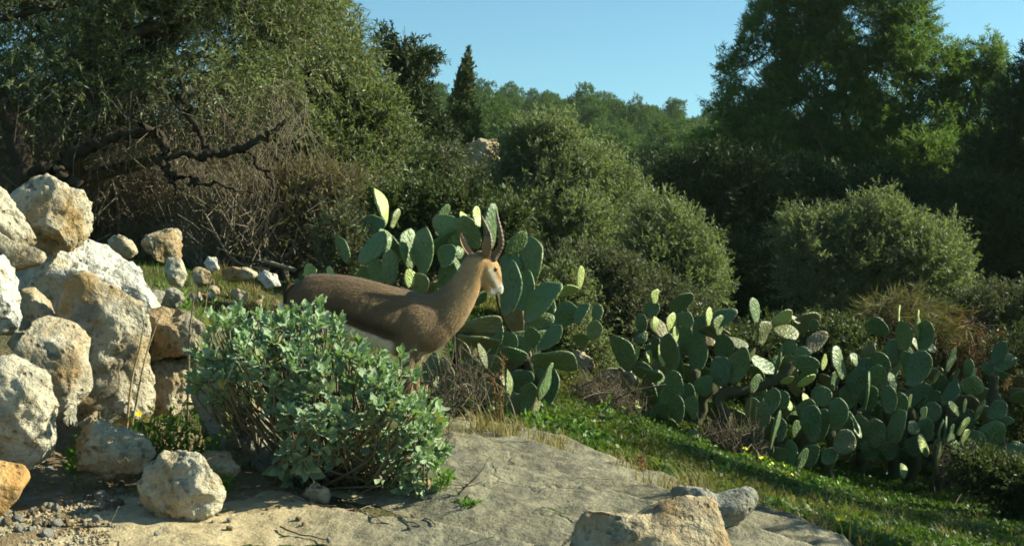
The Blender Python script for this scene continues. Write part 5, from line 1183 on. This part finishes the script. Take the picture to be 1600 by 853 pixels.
# leafy ground plants along the thicket foot and by the stones
gwd = 0
def weed(px, py, label, n_leaf, h, spread, flowers, seed, leaf=(.05, .014), mat='weed', d=None, group=None, name='flowering_weed', cat='plant'):
    r = np.random.default_rng(seed); p = hit(px, py, 3.5, 13) if d is None else G(px, d); p = np.array([p[0], p[1], float(top_xy(p[[0]], p[[1]])[0])])
    t_ = thing(name, p, label, cat, group); ns = max(3, n_leaf // 9); gl, gs = Geo(), Geo()
    dr = nrm(np.stack([r.normal(size=ns) * spread, r.normal(size=ns) * spread, np.ones(ns)], -1)); org = p + np.stack([r.normal(size=ns) * .02, r.normal(size=ns) * .02, np.zeros(ns)], -1)
    ln = h * r.uniform(.6, 1.1, ns); sprays(gl, gs, org, dr, ln, 9, leaf[0], leaf[1], r, .1, .9, .0018)
    V, F = gl.get(); obj('leaves', V, F, M[mat], t_); V, F = gs.get(); obj('stems', V, F, M[mat], t_)
    for k in range(flowers):
        i = r.integers(ns); c = org[i] + dr[i] * ln[i] * 1.0 + (0, 0, .012) + r.normal(size=3) * .01; g = Geo(); nrm_ = nrm(np.array([r.normal() * .5, -.5 + r.normal() * .3, .8])); a1 = nrm(np.cross(nrm_, (1, .3, 0))); a2 = np.cross(nrm_, a1)
        for q in range(5):
            an = q * 1.2566; dd_ = a1 * math.cos(an) + a2 * math.sin(an); sdv = np.cross(nrm_, dd_); L = .015
            g.add([c, c + dd_ * L * .6 - sdv * L * .42, c + dd_ * L + nrm_ * .002, c + dd_ * L * .6 + sdv * L * .42], [[0, 1, 2, 3]])
        V, F = g.get(); obj('flower', V, F, M['yellow'], t_)
    return t_
weed(245, 675, 'leafy green weed with yellow flowers beside the upright boulder', 360, .29, .5, 9, 61, d=4.85)
weed(215, 690, 'low grassy weed without flowers between the stones', 300, .18, .6, 0, 62, d=4.75, leaf=(.06, .009))
weed(300, 705, 'green weed with two small yellow flowers near the sage stems', 320, .25, .55, 7, 63, d=4.8, leaf=(.045, .012))
weed(165, 655, 'broad green weed under the pale lumpy boulder', 320, .18, .6, 0, 64, d=4.9)
weed(125, 660, 'small weed in the crack beside the tall pointed boulder', 160, .14, .5, 0, 65, d=4.75)
weed(355, 750, 'thin weed at the foot of the sage next to the round boulder', 90, .13, .45, 0, 66, d=4.5, leaf=(.05, .007))
weed(690, 800, 'tuft of fresh weed beside the broken rock at sage foot', 80, .10, .5, 0, 67, d=4.55, leaf=(.04, .009))
weed(720, 810, 'sprawling low weed on the slab crack', 60, .06, .9, 0, 68, d=4.4, leaf=(.03, .01))
weed(265, 430, 'bright weed growing against the craggy terrace rock', 120, .25, .5, 0, 69, d=8.2)
weed(290, 470, 'tall green weed below the terrace rocks', 120, .28, .45, 0, 70, d=7.6)
for k, (px, d) in enumerate([(1190, 9.9), (1215, 9.8), (1170, 10.0), (1160, 9.7), (1235, 9.4)]):
    weed(px, 0, 'yellow flowered weed in the grass at the thicket foot', 70, .14, .5, 3, 71 + k, d=d, group='yellow flowers below the thicket')
for k, (px, d) in enumerate([(1345, 5.5), (1365, 5.7), (1388, 5.9), (1330, 5.3)]):
    weed(px, 0, 'yellow flowered weed in the grass beside the slab', 60, .10, .5, 3, 81 + k, d=d, group='yellow flowers beside the slab')
rw = np.random.default_rng(88)
for k in range(34):
    px, d = rw.uniform(640, 1600), rw.uniform(7.2, 10.2)
    if px < 940 and d > 8.6: d = rw.uniform(7.2, 8.4)
    if slab_h(np.array([(px - 800) / FPX * d]), np.array([d]))[1][0] > -.05: continue
    weed(px, 0, 'broad leaved green herb in the grass before the prickly pears', 70, rw.uniform(.10, .2), .6, 0, 500 + k, leaf=(.05, .022), d=d, group='herbs in the grass', mat='shrub' if k % 2 else 'weed', name='green_herb')

# dry stalks, seed heads and twigs
def stalk(label, pts, d, r0, seed, mat='straw', side=0, beads=False, name='dry_stalk'):
    r = np.random.default_rng(seed); q = [P(a_[0], a_[1], d) for a_ in pts]; b_ = q[0].copy(); b_[2] = min(float(top_xy(b_[[0]], b_[[1]])[0]), q[0][2]); q[0] = b_
    t_ = thing(name, b_, label, 'stalk'); g = Geo(); c = bez(q, 14); tube(g, c, np.linspace(r0, r0 * .4, len(c)), 6); V, F = g.get(); obj('stem', V, F, M[mat], t_, smooth=True)
    if side:
        g = Geo(); i = r.integers(3, len(c), side); dr = nrm(r.normal(size=(side, 3)) * (1, .6, .5) + (0, 0, .6)); L = r.uniform(.02, .09, side)[:, None]
        twig_strips(g, c[i], c[i] + dr * L * .5, c[i] + dr * L + (0, 0, .01), r0 * .45, r0 * .2); V, F = g.get(); obj('side_twigs', V, F, M[mat], t_)['kind'] = 'stuff'
    if beads:
        g = Geo(); Sv, Ff = ico(1); hm = c[len(c) // 3:]
        for q_ in range(90): g.add(Sv * r.uniform(.003, .006) + hm[r.integers(len(hm))] + r.normal(size=3) * (.01, .01, .012), T=Ff)
        V, F = g.get(); obj('seed_head', V, F, M['rust_stalk'], t_)
stalk('thick dry stalk leaning before the upright boulder', [(193, 645), (205, 600), (218, 545), (226, 498)], 4.95, .006, 1)
stalk('second thinner dry stalk crossing the first one', [(196, 645), (222, 580), (240, 520), (253, 485)], 4.98, .0045, 2)
stalk('dark dry stem rising before the blocky pale rock', [(292, 560), (296, 530), (300, 490), (303, 462)], 5.1, .006, 3, 'twig', 8)
stalk('thin bent grass stem above the blocky pale rock', [(312, 500), (322, 475), (328, 450)], 5.4, .003, 4)
stalk('rusty seed stalk with dock seeds before the prickly pear', [(776, 672), (775, 640), (772, 610), (768, 590)], 7.4, .006, 5, 'rust_stalk', 10, True)
stalk('taller rusty seed stalk beside its twin before the prickly pear', [(784, 674), (782, 640), (783, 600), (786, 560)], 7.4, .005, 6, 'rust_stalk', 8, True)
stalk('pale bent stem arching over the rusty seed stalks', [(790, 675), (783, 630), (772, 594), (752, 580)], 7.5, .004, 7)
stalk('thin straw stem between grass and the prickly pear', [(826, 680), (832, 640), (838, 620)], 7.6, .005, 8)
stalk('bent brown twig at the sage end over the slab', [(668, 815), (700, 795), (722, 765), (742, 748)], 4.5, .006, 9, 'twig', 10)
stalk('reddish dock stalk at the slab edge', [(1003, 742), (1003, 730), (1001, 712)], 6.4, .005, 10, 'rust_stalk', 6, True)
stalk('dry stem lying under the round boulder', [(168, 822), (178, 805), (186, 790)], 4.05, .004, 11, 'twig')
for k, pts in enumerate([[(930, 640), (965, 622), (1000, 608), (1040, 600)], [(905, 625), (940, 615), (985, 618)], [(880, 612), (915, 600), (960, 588)]]):
    stalk(['long fallen twig in the gap between the cactus thickets', 'shorter fallen twig crossing the long one in the gap', 'grey fallen twig by the weathered stone in the gap'][k], pts, 9.6 + .3 * k, .009, 20 + k, 'twig', 12, name='fallen_twig')
for k in range(9):
    a_ = rw.uniform(430, 700); y0 = rw.uniform(775, 830); an = rw.uniform(-.2, .9); L = rw.uniform(25, 80); p0 = hit(a_, y0); p1 = hit(a_ + L * math.cos(an), y0 + L * math.sin(an))
    c = np.linspace(p0, p1, 7); c[:, 2] = top_xy(c[:, 0], c[:, 1]) + .006; c = c + rw.normal(size=c.shape) * .004; g = Geo(); tube(g, c, np.linspace(.0035, .002, 7), 5); V, F = g.get()
    tag(obj('fallen_twig', V, F, M['twig'], None, True, origin=p0), 'thin dry twig lying on the slab in front of the sage', 'twig', 'twigs on the slab')
for (lb, bx, d, L, n, sd) in [('tangle of dead stems below the cactus with oval pad', 1140, 10.2, [(1130, 690, 36, 24), (1165, 690, 30, 26)], 500, 311), ('dead stems tangled under the upright pale fan', 1500, 10.6, [(1500, 725, 40, 22), (1540, 735, 30, 18)], 450, 312),
                              ('dry stems below the prickly pear at the gazelle chest', 690, 7.6, [(700, 590, 40, 40), (680, 640, 34, 16), (740, 600, 26, 40)], 170, 313), ('dead weed stems in the gap between thickets', 940, 10.4, [(930, 610, 40, 16), (970, 630, 36, 14)], 420, 314)]:
    brush('dry_brush', lb, bx, d, L, n, sd, ln=.25, group='dead stems among the cacti', tw=.0028)

# ------------------------------------------------------------------ the air: faint haze over the whole slope
def haze_box():
    x0, x1, y0, y1, z0, z1 = -520.0, 520.0, -14.0, 424.0, -12.0, 46.0
    V = np.array([(x, y, z) for z in (z0, z1) for y in (y0, y1) for x in (x0, x1)])
    F = np.array([[0, 2, 3, 1], [4, 5, 7, 6], [0, 1, 5, 4], [2, 6, 7, 3], [0, 4, 6, 2], [1, 3, 7, 5]])
    m = bpy.data.materials.new('haze'); m.use_nodes = True; t = m.node_tree; t.nodes.clear()
    o_ = t.nodes.new('ShaderNodeOutputMaterial'); v = t.nodes.new('ShaderNodeVolumePrincipled')
    v.inputs['Color'].default_value = (.74, 1.0, .76, 1); v.inputs['Density'].default_value = .00022; v.inputs['Anisotropy'].default_value = .3
    t.links.new(v.outputs[0], o_.inputs['Volume'])
    tag(obj('haze', V, F, m), 'faint haze in the air over the slope', 'haze', kind='stuff')
haze_box()
